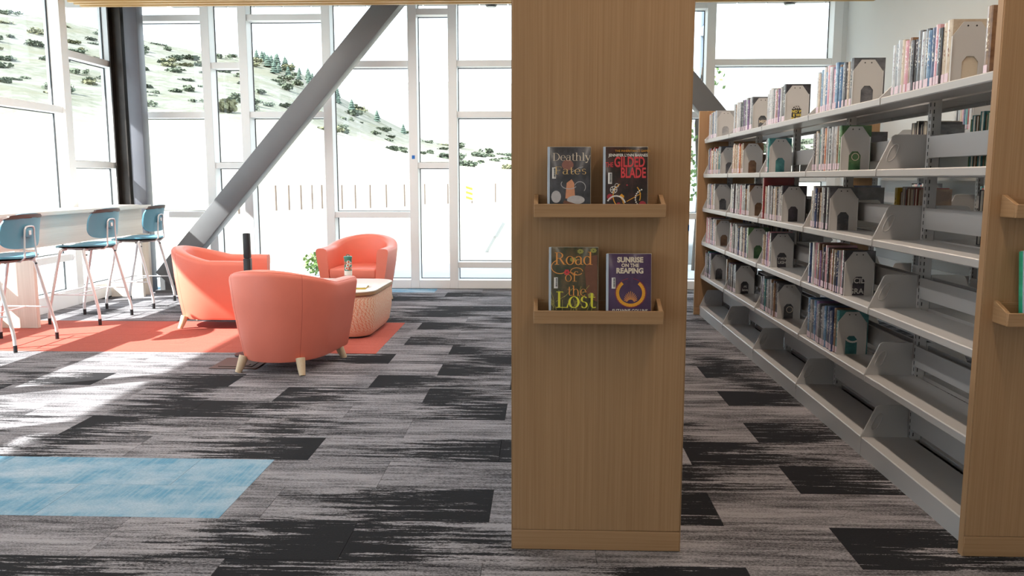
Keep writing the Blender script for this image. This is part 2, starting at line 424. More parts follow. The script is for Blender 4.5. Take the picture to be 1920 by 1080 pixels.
# ------------------------------------------------------------------ steel column and braces
t = thing('steel_column', 'dark steel corner column of paired posts beside the bar table', 'column', (-4.66, 9.35, 0))
c = B(); c.box(-.16, -.145, -.09, .09, 0, 4.3); c.box(-.025, -.01, -.09, .09, 0, 4.3); c.box(-.145, -.025, -.012, .012, 0, 4.3)
c.build('flange_post', 'steel_column_dark', t)
B().box(.012, .165, -.07, .08, 0, 4.3).build('box_post', 'steel_column_grey', t, bevel=.006)
B().box(-.01, .012, -.015, .015, 1.30, 1.325).build('bolt', 'steel_column_grey', t)
def brace(p, q, w, label):
    """inclined rectangular steel tube in a plane parallel to the rear wall"""
    p, q = Vector(p), Vector(q); d = (q-p).normalized(); n = Vector((d.z, 0, -d.x))*w/2
    t = thing('steel_brace', label, 'brace', (p.x, p.y, 0))
    pts = [p+n, q+n, q-n, p-n]
    B().prism([(v.x-p.x, v.z) for v in pts], -.10, .10).build('brace_tube', 'steel_brace', t, bevel=.01, seg=2)
    return t
b1 = brace((-4.34, 9.34, .158), (-.75, 9.34, 4.28), .235, 'long inclined grey steel brace rising over the left armchair')
B().prism([(-.10, 0), (.32, 0), (.32, .03), (-.10, .03)], -.10, .16).build('base_plate', 'steel_brace', b1)
B().prism([(-.06, .03), (.26, .03), (.20, .28), (.0, .16), (-.06, .20)], -.05, .05).build('gusset', 'steel_brace', b1)
brace((3.12, 9.34, .55), (-.10, 9.34, 4.28), .235, 'inclined dark steel brace descending behind the long bookcase')

# ------------------------------------------------------------------ bookcases
SH = [.09, .39, .707, 1.024, 1.342, 1.66]
BAY, Y0R = 1.0145, 2.83
DEP = .225
GP = 'grey_powder_coat'
sm = B(); sm.prism([(0, -.030), (.004, -.034), (.02, -.034), (.02, -.018), (DEP, -.018), (DEP, 0), (.004, 0), (0, -.004)], .004, BAY-.004); shelf_me = sm.mesh('shelf', GP)
sm = B(); sm.prism([(0, -.09), (.01, -.09), (.01, -.018), (DEP, -.018), (DEP, 0), (.004, 0), (0, -.004)], .002, BAY-.002); base_me = sm.mesh('base_shelf', GP)
st = B().box(DEP-.012, DEP-.004, .03, BAY-.03, .05, .145).mesh('back_stop', GP)
bk = B().prism([(-.004, -.03), (DEP-.01, -.03), (DEP-.01, .155), (.075, .155), (.062, .148), (-.004, .0)], -.004, .004).mesh('divider', GP, bevel=.002, seg=1)
slot = B()
ring = []
for k in range(20):
    a = 2*math.pi*k/20; u, v = .017*math.cos(a), (.026 if math.sin(a) > 0 else .026)*math.sin(a)+(.012 if math.sin(a) > 0 else -.012)
    ring.append((.068+u+v*.42, .075+v, ))
rp_ = [(x, -.0042, z) for x, z in ring]+[(ring[0][0], -.0042, ring[0][1])]
slot.tube(rp_, .0035, 6); slot_me = slot.mesh('embossed_grip', GP, smooth=True)
up_b = B().box(-.022, .022, -.017, .017, 0, 1.66).mesh('upright', GP)
ss = B()
for i in range(50):
    z = .1+i*.031
    ss.box(-.0235, -.0225, -.006, -.002, z, z+.017); ss.box(.0225, .0235, -.006, -.002, z, z+.017)
    ss.box(-.014, -.010, -.0185, -.0172, z, z+.017)
slots_me = ss.mesh('slot_row', 'dark_slot')
def bookcase(cx, label, sides=(1, -1), ends=(True, True), ya=Y0R, nb=5, hw=.294, detail=True, grip=True):
    """steel shelving range along y with oak end panels; side 1 opens towards -x, side -1 towards +x"""
    t = thing('library_bookcase', label, 'bookcase', (cx, ya, 0))
    L = nb*BAY
    xa = -hw if 1 in sides else -.03; xb = hw if -1 in sides else .03
    for e, (ya_, yb_) in zip(ends, ((-.055, -.02), (L+.02, L+.055))):
        if not e: continue
        p = B().box(xa, xb, ya_, yb_, .075, 1.925).build('end_panel', 'oak_vertical', t, bevel=.002, seg=1)
        B().box(xa, xb, ya_, yb_, 0.002, .074).build('plinth', 'oak_across', p, bevel=.002, seg=1)
        g = B()
        if xa < -.1: g.box(xa-.002, xa, ya_+.001, yb_-.001, .002, 1.925)
        if xb > .1: g.box(xb, xb+.002, ya_+.001, yb_-.001, .002, 1.925)
        g.build('edge_band', 'oak_vertical', p)
    for j in range(nb+1):
        u = link('upright', up_b, t, (0, j*BAY, 0)); link('slot_row', slots_me, u)['kind'] = 'stuff'
    for s in sides:
        for j in range(nb):
            for i, z in enumerate(SH):
                yy = j*BAY if s > 0 else (j+1)*BAY
                rot = 0 if s > 0 else math.pi
                fx = -.245*s
                link('shelf' if i else 'base_shelf', shelf_me if i else base_me, t, (fx, yy, z), (0, 0, rot))
                if i < 5: link('back_stop', st, t, (fx, yy, z), (0, 0, rot))
        for j in range(nb+1):
            for i, z in enumerate(SH):
                if i == 5 and not detail: continue
                if s > 0:
                    d = link('divider', bk, t, (-.245, j*BAY-(.0 if j else -.006)+(-.006 if j == nb else 0), z))
                    if i == 5: d.scale = (1, 1, .45)
                    if grip: link('embossed_grip', slot_me, d)
                else:
                    link('divider', bk, t, (.245, j*BAY, z), (0, 0, math.pi)).scale = (1, 1, 1 if i < 5 else .45)
    return t
LCX, RCX = .191, 1.755
bookcase(LCX, 'double-sided bookcase whose oak end panel shows four front-facing novels', grip=False)
bookcase(RCX, 'long double-sided grey steel bookcase filled with library books')
bookcase(XR-.06, 'single-sided bookcase standing along the white right wall', sides=(1,), ends=(True, True), ya=3.5, nb=5, grip=False)

# ------------------------------------------------------------------ books on the shelves
BS = []
for i, (th, h, d) in enumerate([(.02, .222, .15), (.026, .225, .152), (.032, .23, .155), (.038, .235, .158), (.030, .218, .148), (.024, .21, .145), (.044, .245, .165), (.034, .24, .16), (.022, .20, .14), (.028, .236, .157)]):
    c = B(); e = .0025
    c.box(0.004, d, -th/2, -th/2+e, 0, h); c.box(.004, d, th/2-e, th/2, 0, h)
    c.prism([(.004, -th/2), (.0, -th/2+.004), (-.0012, 0), (.0, th/2-.004), (.004, th/2), (.006, th/2-e), (.006, -th/2+e)], 0, h, 'z')
    pg = B().box(.006, d-.004, -th/2+e+.0004, th/2-e-.0004, .003, h-.004)
    lb = B().box(-.0021, -.0006, -th/2+.005, th/2-.005, .006, .038)
    BS.append((th, h, d, c.mesh('book_cover', 'jacket_navy'), pg.mesh('pages', 'page_paper'), lb.mesh('spine_label', 'spine_sticker')))
ROWN = {5: 'top shelf', 4: 'second shelf down', 3: 'third shelf down', 2: 'fourth shelf down', 1: 'lowest filled shelf'}
BAYN = ['first', 'second', 'third', 'fourth', 'fifth']
rb = random.Random(5)
def put_book(x, y, z, i, colr, label, group, flip=False, sticker=True, tilt=0):
    th, h, d, cm, pm_, lm = BS[i]
    b = link('book', cm, None, (x, y, z), (tilt, 0, math.pi if flip else 0), 'jacket_'+colr)
    tag(b, label, 'book', group)
    link('pages', pm_, b)
    if sticker: link('spine_label', lm, b)
    return b
be = B()
def arch(w, h, ch): return [(-w, 0), (-w, h-ch), (-w+ch, h), (w-ch, h), (w, h-ch), (w, 0)]
def bookend_mesh():
    b = B(); W_, H_ = .0725, .225; c = .034
    ih = .098; iw = .03; ic = .02
    # plate with an arched opening: outline as one polygon going round the notch
    out = [(-W_, 0), (-W_, H_-c-.02), (-W_+c+.006, H_), (W_-c-.006, H_), (W_, H_-c-.02), (W_, 0), (iw, 0), (iw, ih-ic), (iw-ic+.004, ih), (-iw+ic-.004, ih), (-iw, ih-ic), (-iw, 0)]
    b.prism(out, -.001, .001)
    b.prism([(-W_, 0), (-W_, H_-c-.02), (-W_-.0, H_-c-.02), (-W_, 0)][:3]+[(-W_, 0)][:0] or out, -.001, .001) if False else None
    b.box(-W_-.0015, -W_, -.009, .001, 0, H_-c-.02); b.box(W_, W_+.0015, -.009, .001, 0, H_-c-.02)
    b.box(-W_, W_, .001, .085, 0, .0012)
    return b.mesh('bookend_plate', 'bookend_grey')
BE = bookend_mesh()
hl = B()
for sx in (-.016, .016): hl.prism([(sx+.0035*math.cos(a*math.pi/4), .21+.0035*math.sin(a*math.pi/4)) for a in range(8)], -.0018, -.0012)
HOLES = hl.mesh('hole', 'dark_slot')
def put_bookend(x, y, z, label, group='bookends on the long bookcase', rz=0):
    t = thing('bookend', label, 'bookend', (x, y, z), rz, group)
    link('plate', BE, t); link('rivet_hole', HOLES, t)
    return t
# per row (index of SH): for each bay (1 = beside the ledge panel): spine extent (far y, near y)
ROWS = {5: {5: (7.86, 7.50), 4: (6.86, 6.26), 3: (5.84, 5.42), 2: (4.83, 4.29), 1: (3.80, 3.27)},
        4: {5: (7.86, 7.30), 4: (6.86, 6.49), 3: (5.84, 5.74), 2: (4.83, 4.40)},
        3: {5: (7.86, 7.50), 4: (6.86, 6.25), 3: (5.80, 5.40), 2: (4.83, 4.51)},
        2: {5: (7.86, 7.41), 4: (6.86, 6.24), 3: (5.84, 5.61), 2: (4.80, 4.24)},
        1: {5: (7.86, 7.55), 4: (6.86, 6.60), 3: (5.84, 5.40), 2: (4.80, 4.30)}}
PAL = {5: ['silver', 'white', 'blue', 'navy', 'pink', 'charcoal', 'white', 'purple', 'silver', 'grey', 'brown', 'black', 'cream', 'silver'],
       4: ['white', 'silver', 'navy', 'red', 'grey', 'brown', 'orange', 'cream', 'blue', 'black', 'teal', 'white'],
       3: ['white', 'cream', 'grey', 'charcoal', 'black', 'silver', 'brown', 'white', 'pink', 'navy'],
       2: ['white', 'cream', 'black', 'brown', 'charcoal', 'purple', 'charcoal', 'pink', 'grey', 'navy', 'brown'],
       1: ['navy', 'grey', 'black', 'charcoal', 'teal', 'brown', 'black', 'blue', 'purple', 'charcoal']}
SPX = RCX-.245+.022
ADJ = {0: 'slim', 1: 'slim', 2: 'stout', 3: 'thick', 4: 'low stout', 5: 'short slim', 6: 'tall thick', 7: 'tall', 8: 'short', 9: 'tall slim'}
lastcol = {(5, 5): 'grey', (5, 4): 'charcoal', (5, 3): 'black', (5, 2): 'charcoal', (5, 1): 'cream', (4, 5): 'charcoal', (4, 4): 'brown', (4, 3): 'teal', (4, 2): 'green', (3, 5): 'charcoal', (3, 4): 'brown', (3, 3): 'black', (3, 2): 'charcoal',
           (2, 5): 'brown', (2, 4): 'green', (2, 3): 'black', (2, 2): 'black', (1, 5): 'charcoal', (1, 4): 'black', (1, 3): 'charcoal', (1, 2): 'teal'}
LAST = {}; SEEN = {}
for r, bays in ROWS.items():
    for bay, (yf, yn) in bays.items():
        grp = 'books on the %s, %s bay' % (ROWN[r], BAYN[bay-1])
        y = yf-.004; prev = None; n = 0
        while True:
            i = rb.choice([0, 1, 2, 3, 4, 5, 7, 9, 1, 2, 4] if r in (5, 1) else [0, 1, 5, 9, 0, 8, 1, 2])
            th = BS[i][0]
            fin = y-th-.022 < yn
            if fin: cc = lastcol.get((r, bay), 'grey'); i = 2 if r != 5 else 3; th = BS[i][0]
            else:
                cc = rb.choice(PAL[r])
                while cc == prev: cc = rb.choice(PAL[r])
            lbl = '%s %s hardcover on the %s, %s bay from ledge panel' % (ADJ[i], cc, ROWN[r], BAYN[bay-1])
            if fin: lbl = '%s jacketed book against the bookend on the %s, %s bay' % (cc, ROWN[r], BAYN[bay-1])
            o = put_book(SPX+rb.uniform(-.002, .009), y-th/2, SH[r], i, cc, lbl, grp)
            if prev: SEEN.setdefault(lbl, []).append((o, prev, cc, r, bay, i))
            y -= th+.0012; prev = cc
            if fin: LAST[(r, bay)] = o; break
        put_bookend(SPX+.078, y-.003, SH[r], 'grey arched bookend on the %s, %s bay from the ledge panel' % (ROWN[r], BAYN[bay-1]))
for lbl, L_ in SEEN.items():
    if len(L_) > 1:
        for o, pv, cc, r, bay, i in L_: o['label'] = '%s %s hardcover next to a %s book, %s, %s bay' % (ADJ[i], cc, pv, ROWN[r], BAYN[bay-1])
# odd ones out
put_book(SPX+.03, 3.06, SH[5], 7, 'brown', 'tall brown book alone beside the end panel on the top shelf', None)
put_book(SPX-.004, 5.862-.022, SH[3], 6, 'red', 'large tall red book at the divider, third shelf from the top', None).scale = (1.25, .75, 1.16)
put_book(SPX+.002, 6.915, SH[1], 6, 'brown', 'tall dark brown book standing alone on the lowest filled shelf', None).scale = (1.1, .8, 1)
# titles seen through the bookends
def cover_text(key, lines, m, size, z0=.075, step=.03, bold=.0008):
    o = LAST.get(key)
    if not o: return
    th = [b for b in BS if b[3] == o.data][0][0]
    for k, t_ in enumerate(lines): flat_text('cover_title', t_, size, .078, -th/2-.0008, z0-k*step, m, o, bold)
def cover_ring(key, m, r, z):
    o = LAST[key]; th = [b for b in BS if b[3] == o.data][0][0]
    b = B(); n = 24
    for k in range(n):
        a, c = 2*math.pi*k/n, 2*math.pi*(k+1)/n
        b.add([(.078+q*math.cos(e), -th/2-.0008, z+q*math.sin(e)) for q, e in ((r, a), (r, c), (r*.8, c), (r*.8, a))], [(0, 1, 2, 3)])
    b.build('cover_ring', m, o)
plain('print_white', (.72, .72, .70), .5); plain('print_gold', (.72, .52, .22), .45); plain('print_yellow', (.75, .62, .10), .5)
plain('print_orange', (.78, .34, .09), .5); plain('print_red', (.62, .055, .07), .45); plain('print_cream', (.72, .64, .52), .5)
plain('print_lime', (.72, .70, .06), .5); plain('print_black', (.01, .01, .012), .5)
cover_text((2, 3), ['YWA', 'LIGH'], 'print_white', .026, .058, .026)
cover_text((2, 2), ['ICID', 'GRAC'], 'print_white', .038, .076, .054)
cover_text((5, 3), ['OWC'], 'print_white', .024, .088)
cover_text((5, 3), ['NO W', 'E WI', 'BLOW'], 'print_yellow', .024, .064, .023)
cover_text((1, 4), ['rt', 'ieve'], 'print_white', .030, .058, .028)
cover_text((5, 4), ['MES'], 'print_cream', .03, .055)
cover_ring((1, 2), 'print_white', .05, .11); cover_ring((1, 3), 'print_cream', .022, .06); cover_ring((4, 2), 'print_cream', .02, .07)

# pages-out backs of the books in the far side of the long bookcase and on the wall bookcase
SB = {}
def back_run(x, ya, yb, z, cols, flip):
    y = ya; k = 0
    while y < yb:
        i = rb.choice([0, 1, 2, 5, 9]); cc = cols[k % len(cols)]; k += 1
        th, h, d, cm, pm_, lm = BS[i]
        sg = -1 if flip else 1
        for me, mm in ((cm, 'jacket_'+cc), (pm_, 'page_paper'), (lm, 'spine_sticker')):
            b = SB.setdefault(mm, B()); b.add([(x+sg*v.co.x, y+th/2+sg*v.co.y, z+v.co.z) for v in me.vertices], [tuple(p.vertices) for p in me.polygons])
        y += th+.0015
BX = RCX+.225
for ya, yb, r, cols in ((4.02, 4.26, 4, ['charcoal', 'black', 'cream', 'grey']), (3.50, 3.68, 4, ['green', 'brown', 'teal']), (4.10, 4.32, 3, ['brown', 'red', 'grey', 'cream']), (3.36, 3.54, 3, ['black', 'charcoal', 'white']), (4.9, 5.6, 4, ['black', 'grey', 'brown']), (4.9, 5.5, 3, ['black', 'brown', 'navy']), (5.9, 7.6, 2, ['black', 'brown', 'navy', 'grey'])):
    back_run(BX, ya, yb, SH[r], cols, True)
WX = XR-.06-.245+.022
for r in (1, 2, 3, 4):
    for q in range(5):
        for sd_ in (True, False): back_run(LCX+(.225 if sd_ else -.225), Y0R+q*BAY+.02, Y0R+q*BAY+.80, SH[r], ['black', 'navy', 'cream', 'grey', 'red', 'teal'], sd_)  # unseen books added in the left bookcase to block window light
for (ya, yb, r) in ((5.55, 5.95, 4), (6.9, 7.2, 4), (5.35, 5.6, 3), (5.8, 6.1, 3), (7.0, 7.25, 3), (5.6, 5.9, 2), (6.3, 6.55, 5), (5.0, 5.25, 5), (5.5, 5.7, 1)):
    back_run(WX, ya, yb, SH[r], ['white', 'red', 'teal', 'navy', 'pink', 'cream', 'silver', 'black'], False)
    put_bookend(WX+.078, ya-.012, SH[r], 'grey arched bookend on the %s of the wall bookcase' % ROWN[r], 'bookends on the wall bookcase')
vs_, fs_, mi_ = [], [], []; me = bpy.data.meshes.new('shelved_books')
for q, (mm, b) in enumerate(SB.items()):
    o_ = len(vs_); vs_ += b.v; fs_ += [tuple(a+o_ for a in f) for f in b.f]; mi_ += [q]*len(b.f); me.materials.append(MATS[mm])
me.from_pydata(vs_, [], fs_); me.polygons.foreach_set('material_index', mi_); me.update()
ob = tag(link('shelved_books', me), 'half-hidden books glimpsed through the long bookcase, facing the far aisle, and unseen ones added to block light', 'books'); ob['kind'] = 'stuff'
# books laid face-on behind the near bay
def face_book(x, y, z, w, h, th, colr, label, tilt=0, lines=()):
    t = tag(link('book', B().box(-w/2, w/2, -th/2, th/2, 0, h).mesh('book_cover', 'jacket_'+colr, bevel=.001, seg=1), None, (x, y, z), (tilt, 0, 0)), label, 'book')
    B().box(-w/2+.003, w/2+.0015, -th/2+.003, th/2-.003, .004, h+.0012).build('pages', 'page_paper', t)
    for s, sz, zz, m in lines: flat_text('cover_text', s, sz, 0, -th/2-.001, zz, m, t, .0004)
    return t
face_book(BX-.08, 3.42, SH[4], .16, .235, .03, 'teal', 'dark teal book turned face-on behind the first bay, second shelf')
face_book(BX-.08, 3.30, SH[3], .16, .225, .03, 'black', 'black book turned face-on behind the first bay, third shelf', 0, (('STAY DEAD', .022, .17, 'print_yellow'),))
face_book(BX-.08, 4.36, SH[3], .16, .23, .03, 'yellow', 'bright yellow book turned face-on behind the second bay, third shelf')

# ------------------------------------------------------------------ display ledges on the end panels
FY = Y0R-.055
def ledge(cx, z, label, hw=.212):
    t = thing('display_ledge', label, 'ledge', (cx, FY, z))
    B().box(-hw, hw, -.097, -.083, 0, .043).build('front_lip', 'oak_across', t, bevel=.001, seg=1)
    B().box(-hw+.014, hw-.014, -.083, -.001, 0, .010).build('bottom', 'oak_across', t)
    for s in (-1, 1):
        x = s*(hw-.007)
        B().prism([(-.083, 0), (-.001, 0), (-.001, .072), (-.012, .072), (-.083, .043)], x-.007, x+.007, 'x').build('side', 'oak_along', t, bevel=.001, seg=1)
    B().box(-hw+.014, hw-.014, -.009, -.001, .010, .066).build('back_board', 'oak_across', t)
    return t
ledge(.1835, 1.176, 'oak display ledge on the bookcase end holding two dark-jacketed novels')
ledge(.1835, .827, 'oak display ledge on the bookcase end holding green and purple novels')
ledge(RCX-.046, 1.176, 'empty oak display ledge on the end of the long book-filled bookcase')
ledge(RCX-.046, .827, 'oak display ledge holding the bright green book')

# lettering with serifs, built from stems, bars and bowls (x-height .5, capitals .72)
class G(B):
    def __init__(s): super().__init__(); s.ox = 0; s.oz = 0; s.k = 1
    def poly(s, pts): s.add([(s.ox+x*s.k, 0, s.oz+z*s.k) for x, z in pts], [tuple(range(len(pts)))]); return s
    def bar(s, x0, x1, z0, z1): return s.poly([(x0, z0), (x1, z0), (x1, z1), (x0, z1)])
    def ring(s, cx, cz, rx, rz, wt, wn_, a0=0, a1=360, n=26):
        for i in range(n):
            a, b = R(a0+(a1-a0)*i/n), R(a0+(a1-a0)*(i+1)/n)
            s.poly([(cx+rx*math.cos(a), cz+rz*math.sin(a)), (cx+rx*math.cos(b), cz+rz*math.sin(b)), (cx+(rx-wt)*math.cos(b), cz+(rz-wn_)*math.sin(b)), (cx+(rx-wt)*math.cos(a), cz+(rz-wn_)*math.sin(a))])
        return s
def glyph(g, c, T, t):
    st = lambda x, z0, z1, w=T: g.bar(x, x+w, z0, z1)
    sf = lambda x0, x1, z: g.bar(x0, x1, z, z+t)
    if c == 'R':
        st(.08, 0, .72); sf(0, .26, 0); sf(0, .3, .72-t); g.ring(.26, .54, .24, .18, T, t, -90, 90); g.bar(.08, .27, .36, .36+t); g.poly([(.26, .37), (.26+T*1.1, .37), (.62, 0), (.62-T*1.3, 0)]); sf(.48, .68, 0); return .66
    if c == 'D':
        st(.08, 0, .72); sf(0, .3, 0); sf(0, .3, .72-t); g.ring(.26, .36, .36, .36, T, t, -90, 90); return .68
    if c == 'F':
        st(.08, 0, .72); sf(0, .28, 0); sf(0, .52, .72-t); sf(.1, .42, .36); g.bar(.52-t, .52, .56, .72); g.bar(.42-t, .42, .3, .46); return .56
    if c == 'L':
        st(.08, 0, .72); sf(0, .3, .72-t); sf(0, .52, 0); g.poly([(.52, 0), (.55, .2), (.52, .2), (.46, t)]); return .58
    if c == 'o': g.ring(.25, .25, .25, .265, T, t); return .54
    if c == 'a':
        st(.32, .03, .36); sf(.36, .5, 0); g.ring(.2, .15, .19, .165, T, t, 60, 330); g.ring(.22, .34, .2, .165, T, t, 0, 155); return .5
    if c == 'd': g.ring(.24, .25, .23, .265, T, t, 40, 320); st(.38, 0, .76); sf(.28, .42, .76-t); sf(.42, .55, 0); return .57
    if c == 'f': st(.12, 0, .58); sf(.02, .34, 0); sf(.02, .34, .46); g.ring(.30, .58, .18, .18, T, t, 35, 180); return .37
    if c == 't': st(.1, .08, .66); sf(.0, .3, .46); g.ring(.24, .12, .14, .13, T, t, 180, 320); return .34
    if c == 'h': st(.08, 0, .76); sf(0, .26, 0); sf(0, .12, .76-t); g.ring(.28, .3, .2, .21, T, t, 0, 150); st(.48-T, 0, .31); sf(.36, .58, 0); return .6
    if c == 'e': g.ring(.24, .25, .23, .265, T, t, 0, 315); sf(.03, .46, .26); return .5
    if c == 's': g.ring(.2, .38, .15, .135, T*.8, t, 30, 270); g.ring(.2, .13, .16, .145, T*.8, t, 90, -150); return .42
    if c == 'l': st(.08, 0, .76); sf(0, .26, 0); sf(0, .12, .76-t); return .28
    if c == 'y': g.poly([(.03, .5), (.03+T*1.2, .5), (.29, .06), (.24, -.02)]); g.poly([(.42, .5), (.46, .5), (.2, -.2), (.15, -.2)]); sf(-.02, .2, .5-t); sf(.34, .54, .5-t); g.ring(.1, -.17, .07, .05, .05, .04); return .5
    return .28
def serif(name, s, size, x, z, y, m, parent, T=.1, t=.03, sp=1.0, xs=1.0):
    g = G(); g.k = 1
    for ch in s: g.ox += glyph(g, ch, T, t)*sp
    w = g.ox
    g.v = [((p[0]-w/2)*size*xs, 0, p[2]*size) for p in g.v]
    me = g.mesh(name, m); return link(name, me, parent, (x, y, z))
def disc(b, cx, cz, r, y, n=18, sx=1, sz=1): b.add([(cx+r*sx*math.cos(2*math.pi*k/n), y, cz+r*sz*math.sin(2*math.pi*k/n)) for k in range(n)], [tuple(range(n))])
def ribbon(b, pts, w, y):
    pts = [Vector((p[0], p[1])) for p in pts]
    for i in range(len(pts)-1):
        d = (pts[i+1]-pts[i]).normalized(); n = Vector((-d.y, d.x))*w/2
        q = [pts[i]+n, pts[i]-n, pts[i+1]-n, pts[i+1]+n]; b.add([(p.x, y, p.y) for p in q], [(0, 1, 2, 3)])
def arc(cx, cz, r, a0, a1, n=16, sz=1): return [(cx+r*math.cos(R(a0+(a1-a0)*i/n)), cz+r*sz*math.sin(R(a0+(a1-a0)*i/n))) for i in range(n+1)]

def jacket(name, c1, c2, s=18, lo=.42, hi=.62):
    k = N(name); f = k.noise(k.coord((s, 1, s*.7)), 1, 4, .65); k.set(k.mix(k.ramp(f, lo, hi), c1, c2), .28, 0, .5, .5)
jacket('cover_slate', (.030, .034, .045), (.075, .08, .10)); jacket('cover_black', (.010, .008, .009), (.05, .018, .02), 30)
jacket('cover_forest', (.035, .045, .025), (.12, .085, .045), 24); jacket('cover_purple', (.055, .026, .085), (.075, .04, .115))
jacket('cover_emerald', (.02, .42, .25), (.03, .55, .33), 60)
for nm, c in (('art_peach', (.62, .29, .17)), ('art_pale', (.45, .45, .48)), ('art_gold', (.72, .34, .03)), ('art_brown', (.16, .07, .045)), ('art_leaf', (.38, .36, .10)), ('art_crimson', (.35, .03, .05)), ('art_dusk', (.26, .12, .10)), ('art_wine', (.14, .02, .03))): plain(nm, c, .4, 0, .2, 60)
plain('plastic_edge', (.45, .55, .68), .15, 0, .1, 20, .7, .6)
def display_book(x, z, w, h, cm, label, tilt=-7, th=.03, y=None):
    t = tag(link('novel', B().box(-w/2, w/2, 0, th, 0, h).mesh('novel', cm, bevel=.0025, seg=2), None, (x, FY-.079 if y is None else y, z), (R(tilt), 0, 0)), label, 'book')
    B().box(-w/2+.004, w/2+.001, .004, th-.004, .004, h+.001).build('pages', 'page_paper', t)
    b = B(); b.box(-w/2-.001, -w/2+.007, -.0012, .004, 0, h); b.build('plastic_jacket_fold', 'plastic_edge', t, bevel=.0006, seg=1)
    return t
def barcode(t, x, z, w=.0125, h=.036):
    s = B().box(x-w/2, x+w/2, -.0016, -.0004, z-h/2, z+h/2).build('barcode_sticker', 'sign_white', t)
    b = B(); rr = random.Random(3); zz = z-h/2+.004
    while zz < z+h/2-.004:
        q = rr.choice([.0007, .0012, .0018]); b.box(x-.001, x+w/2-.0015, -.0022, -.0017, zz, zz+q); zz += q+rr.choice([.0007, .0012])
    b.build('bars', 'print_black', s)
def art(t, name, m, b): b.build(name, m, t)
Yp = -.0008
# slate novel
t = display_book(.085, 1.187, .139, .217, 'cover_slate', 'slate-grey novel with pale serif title standing on the upper display ledge')
b = B(); b.add([(-.012, Yp, .05), (.02, Yp, .045), (.016, Yp, .10), (.008, Yp, .112), (-.008, Yp, .10)], [(0, 1, 2, 3, 4)]); art(t, 'cover_figure', 'art_peach', b)
b = B(); disc(b, -.005, .158, .019, Yp, 18, 1, .9); art(t, 'cover_disc', 'art_dusk', b)
b = B(); disc(b, .022, .045, .026, Yp-.0003, 20, 1.1, .55); disc(b, -.042, .055, .02, Yp-.0003, 14, .8, 1); art(t, 'cover_shape', 'art_pale', b)
b = B(); ribbon(b, arc(.0, .096, .026, 150, 330, 14, .6), .0022, Yp-.0004); ribbon(b, arc(.035, .086, .018, -40, 160), .002, Yp-.0004); ribbon(b, [(.008, .135), (.03, .148), (.045, .152)], .0016, Yp-.0004); art(t, 'cover_swirl', 'art_pale', b)
b = B(); b.add([(-.02, Yp-.0006, .034), (.018, Yp-.0006, .022), (.022, Yp-.0006, .032), (-.016, Yp-.0006, .044)], [(0, 1, 2, 3)]); art(t, 'cover_boat', 'art_brown', b)
serif('title', 'Deathly', .034, .008, .172, Yp-.0008, 'print_cream', t, .075, .02, 1.0, 1.06)
serif('title', 'Fates', .034, .006, .128, Yp-.0008, 'print_gold', t, .075, .02, 1.12, 1.2)
barcode(t, -.049, .132); B().box(-.0703, -.056, -.002, -.0012, .002, .022).build('spine_label', 'print_red', t)
# black novel with red title
t = display_book(.267, 1.187, .143, .217, 'cover_black', 'black novel with red block title standing on the upper display ledge')
b = B(); ribbon(b, arc(.004, .058, .044, -20, 40), .003, Yp); ribbon(b, arc(.004, .058, .044, 120, 240), .003, Yp); ribbon(b, [(.004, .04), (.05, .066)], .002, Yp); b.add([(-.02, Yp, .058), (-.012, Yp, .065), (-.004, Yp, .058), (-.009, Yp, .036), (-.002, Yp, .03)], [(0, 1, 2, 3, 4)]); art(t, 'cover_ring', 'art_gold', b)
b = B()
for i in range(14): disc(b, *arc(-.03, .028, .03, 150, 20, 13)[i], .0028, Yp-.0003, 8)
for i in range(10): disc(b, *arc(.062, .05, .03, 110, 230, 9)[i], .0026, Yp-.0003, 8)
for a in range(6): ribbon(b, [(-.038, .078), (-.038+.011*math.cos(a*1.05), .078+.011*math.sin(a*1.05))], .0022, Yp-.0003)
ribbon(b, arc(-.038, .078, .011, 0, 360), .0018, Yp-.0003); ribbon(b, arc(-.028, .092, .006, 0, 360), .0016, Yp-.0003)
art(t, 'cover_beads', 'print_white', b)
b = B(); disc(b, -.022, .022, .012, Yp, 10, .8, 1.3); disc(b, .055, .03, .012, Yp, 10); disc(b, -.05, .055, .010, Yp, 9); disc(b, .005, .093, .003, Yp, 8); art(t, 'cover_petals', 'art_crimson', b)
flat_text('series_name', 'THE INHERITANCE GAMES', .0095, .022, Yp-.0008, .203, 'art_gold', t)
flat_text('author_name', 'JENNIFER LYNN BARNES', .0125, .008, Yp-.0008, .189, 'print_white', t, .0003, .92)
flat_text('title', 'THE', .022, -.0525, Yp-.0008, .158, 'print_red', t, .0003, .62)
flat_text('title', 'GILDED', .046, .0125, Yp-.0008, .166, 'print_red', t, .0012, .62)
flat_text('title', 'BLADE', .046, .0245, Yp-.0008, .131, 'print_red', t, .0012, .60)
barcode(t, -.050, .115); B().box(-.0725, -.058, -.002, -.0012, .002, .022).build('spine_label', 'print_red', t)
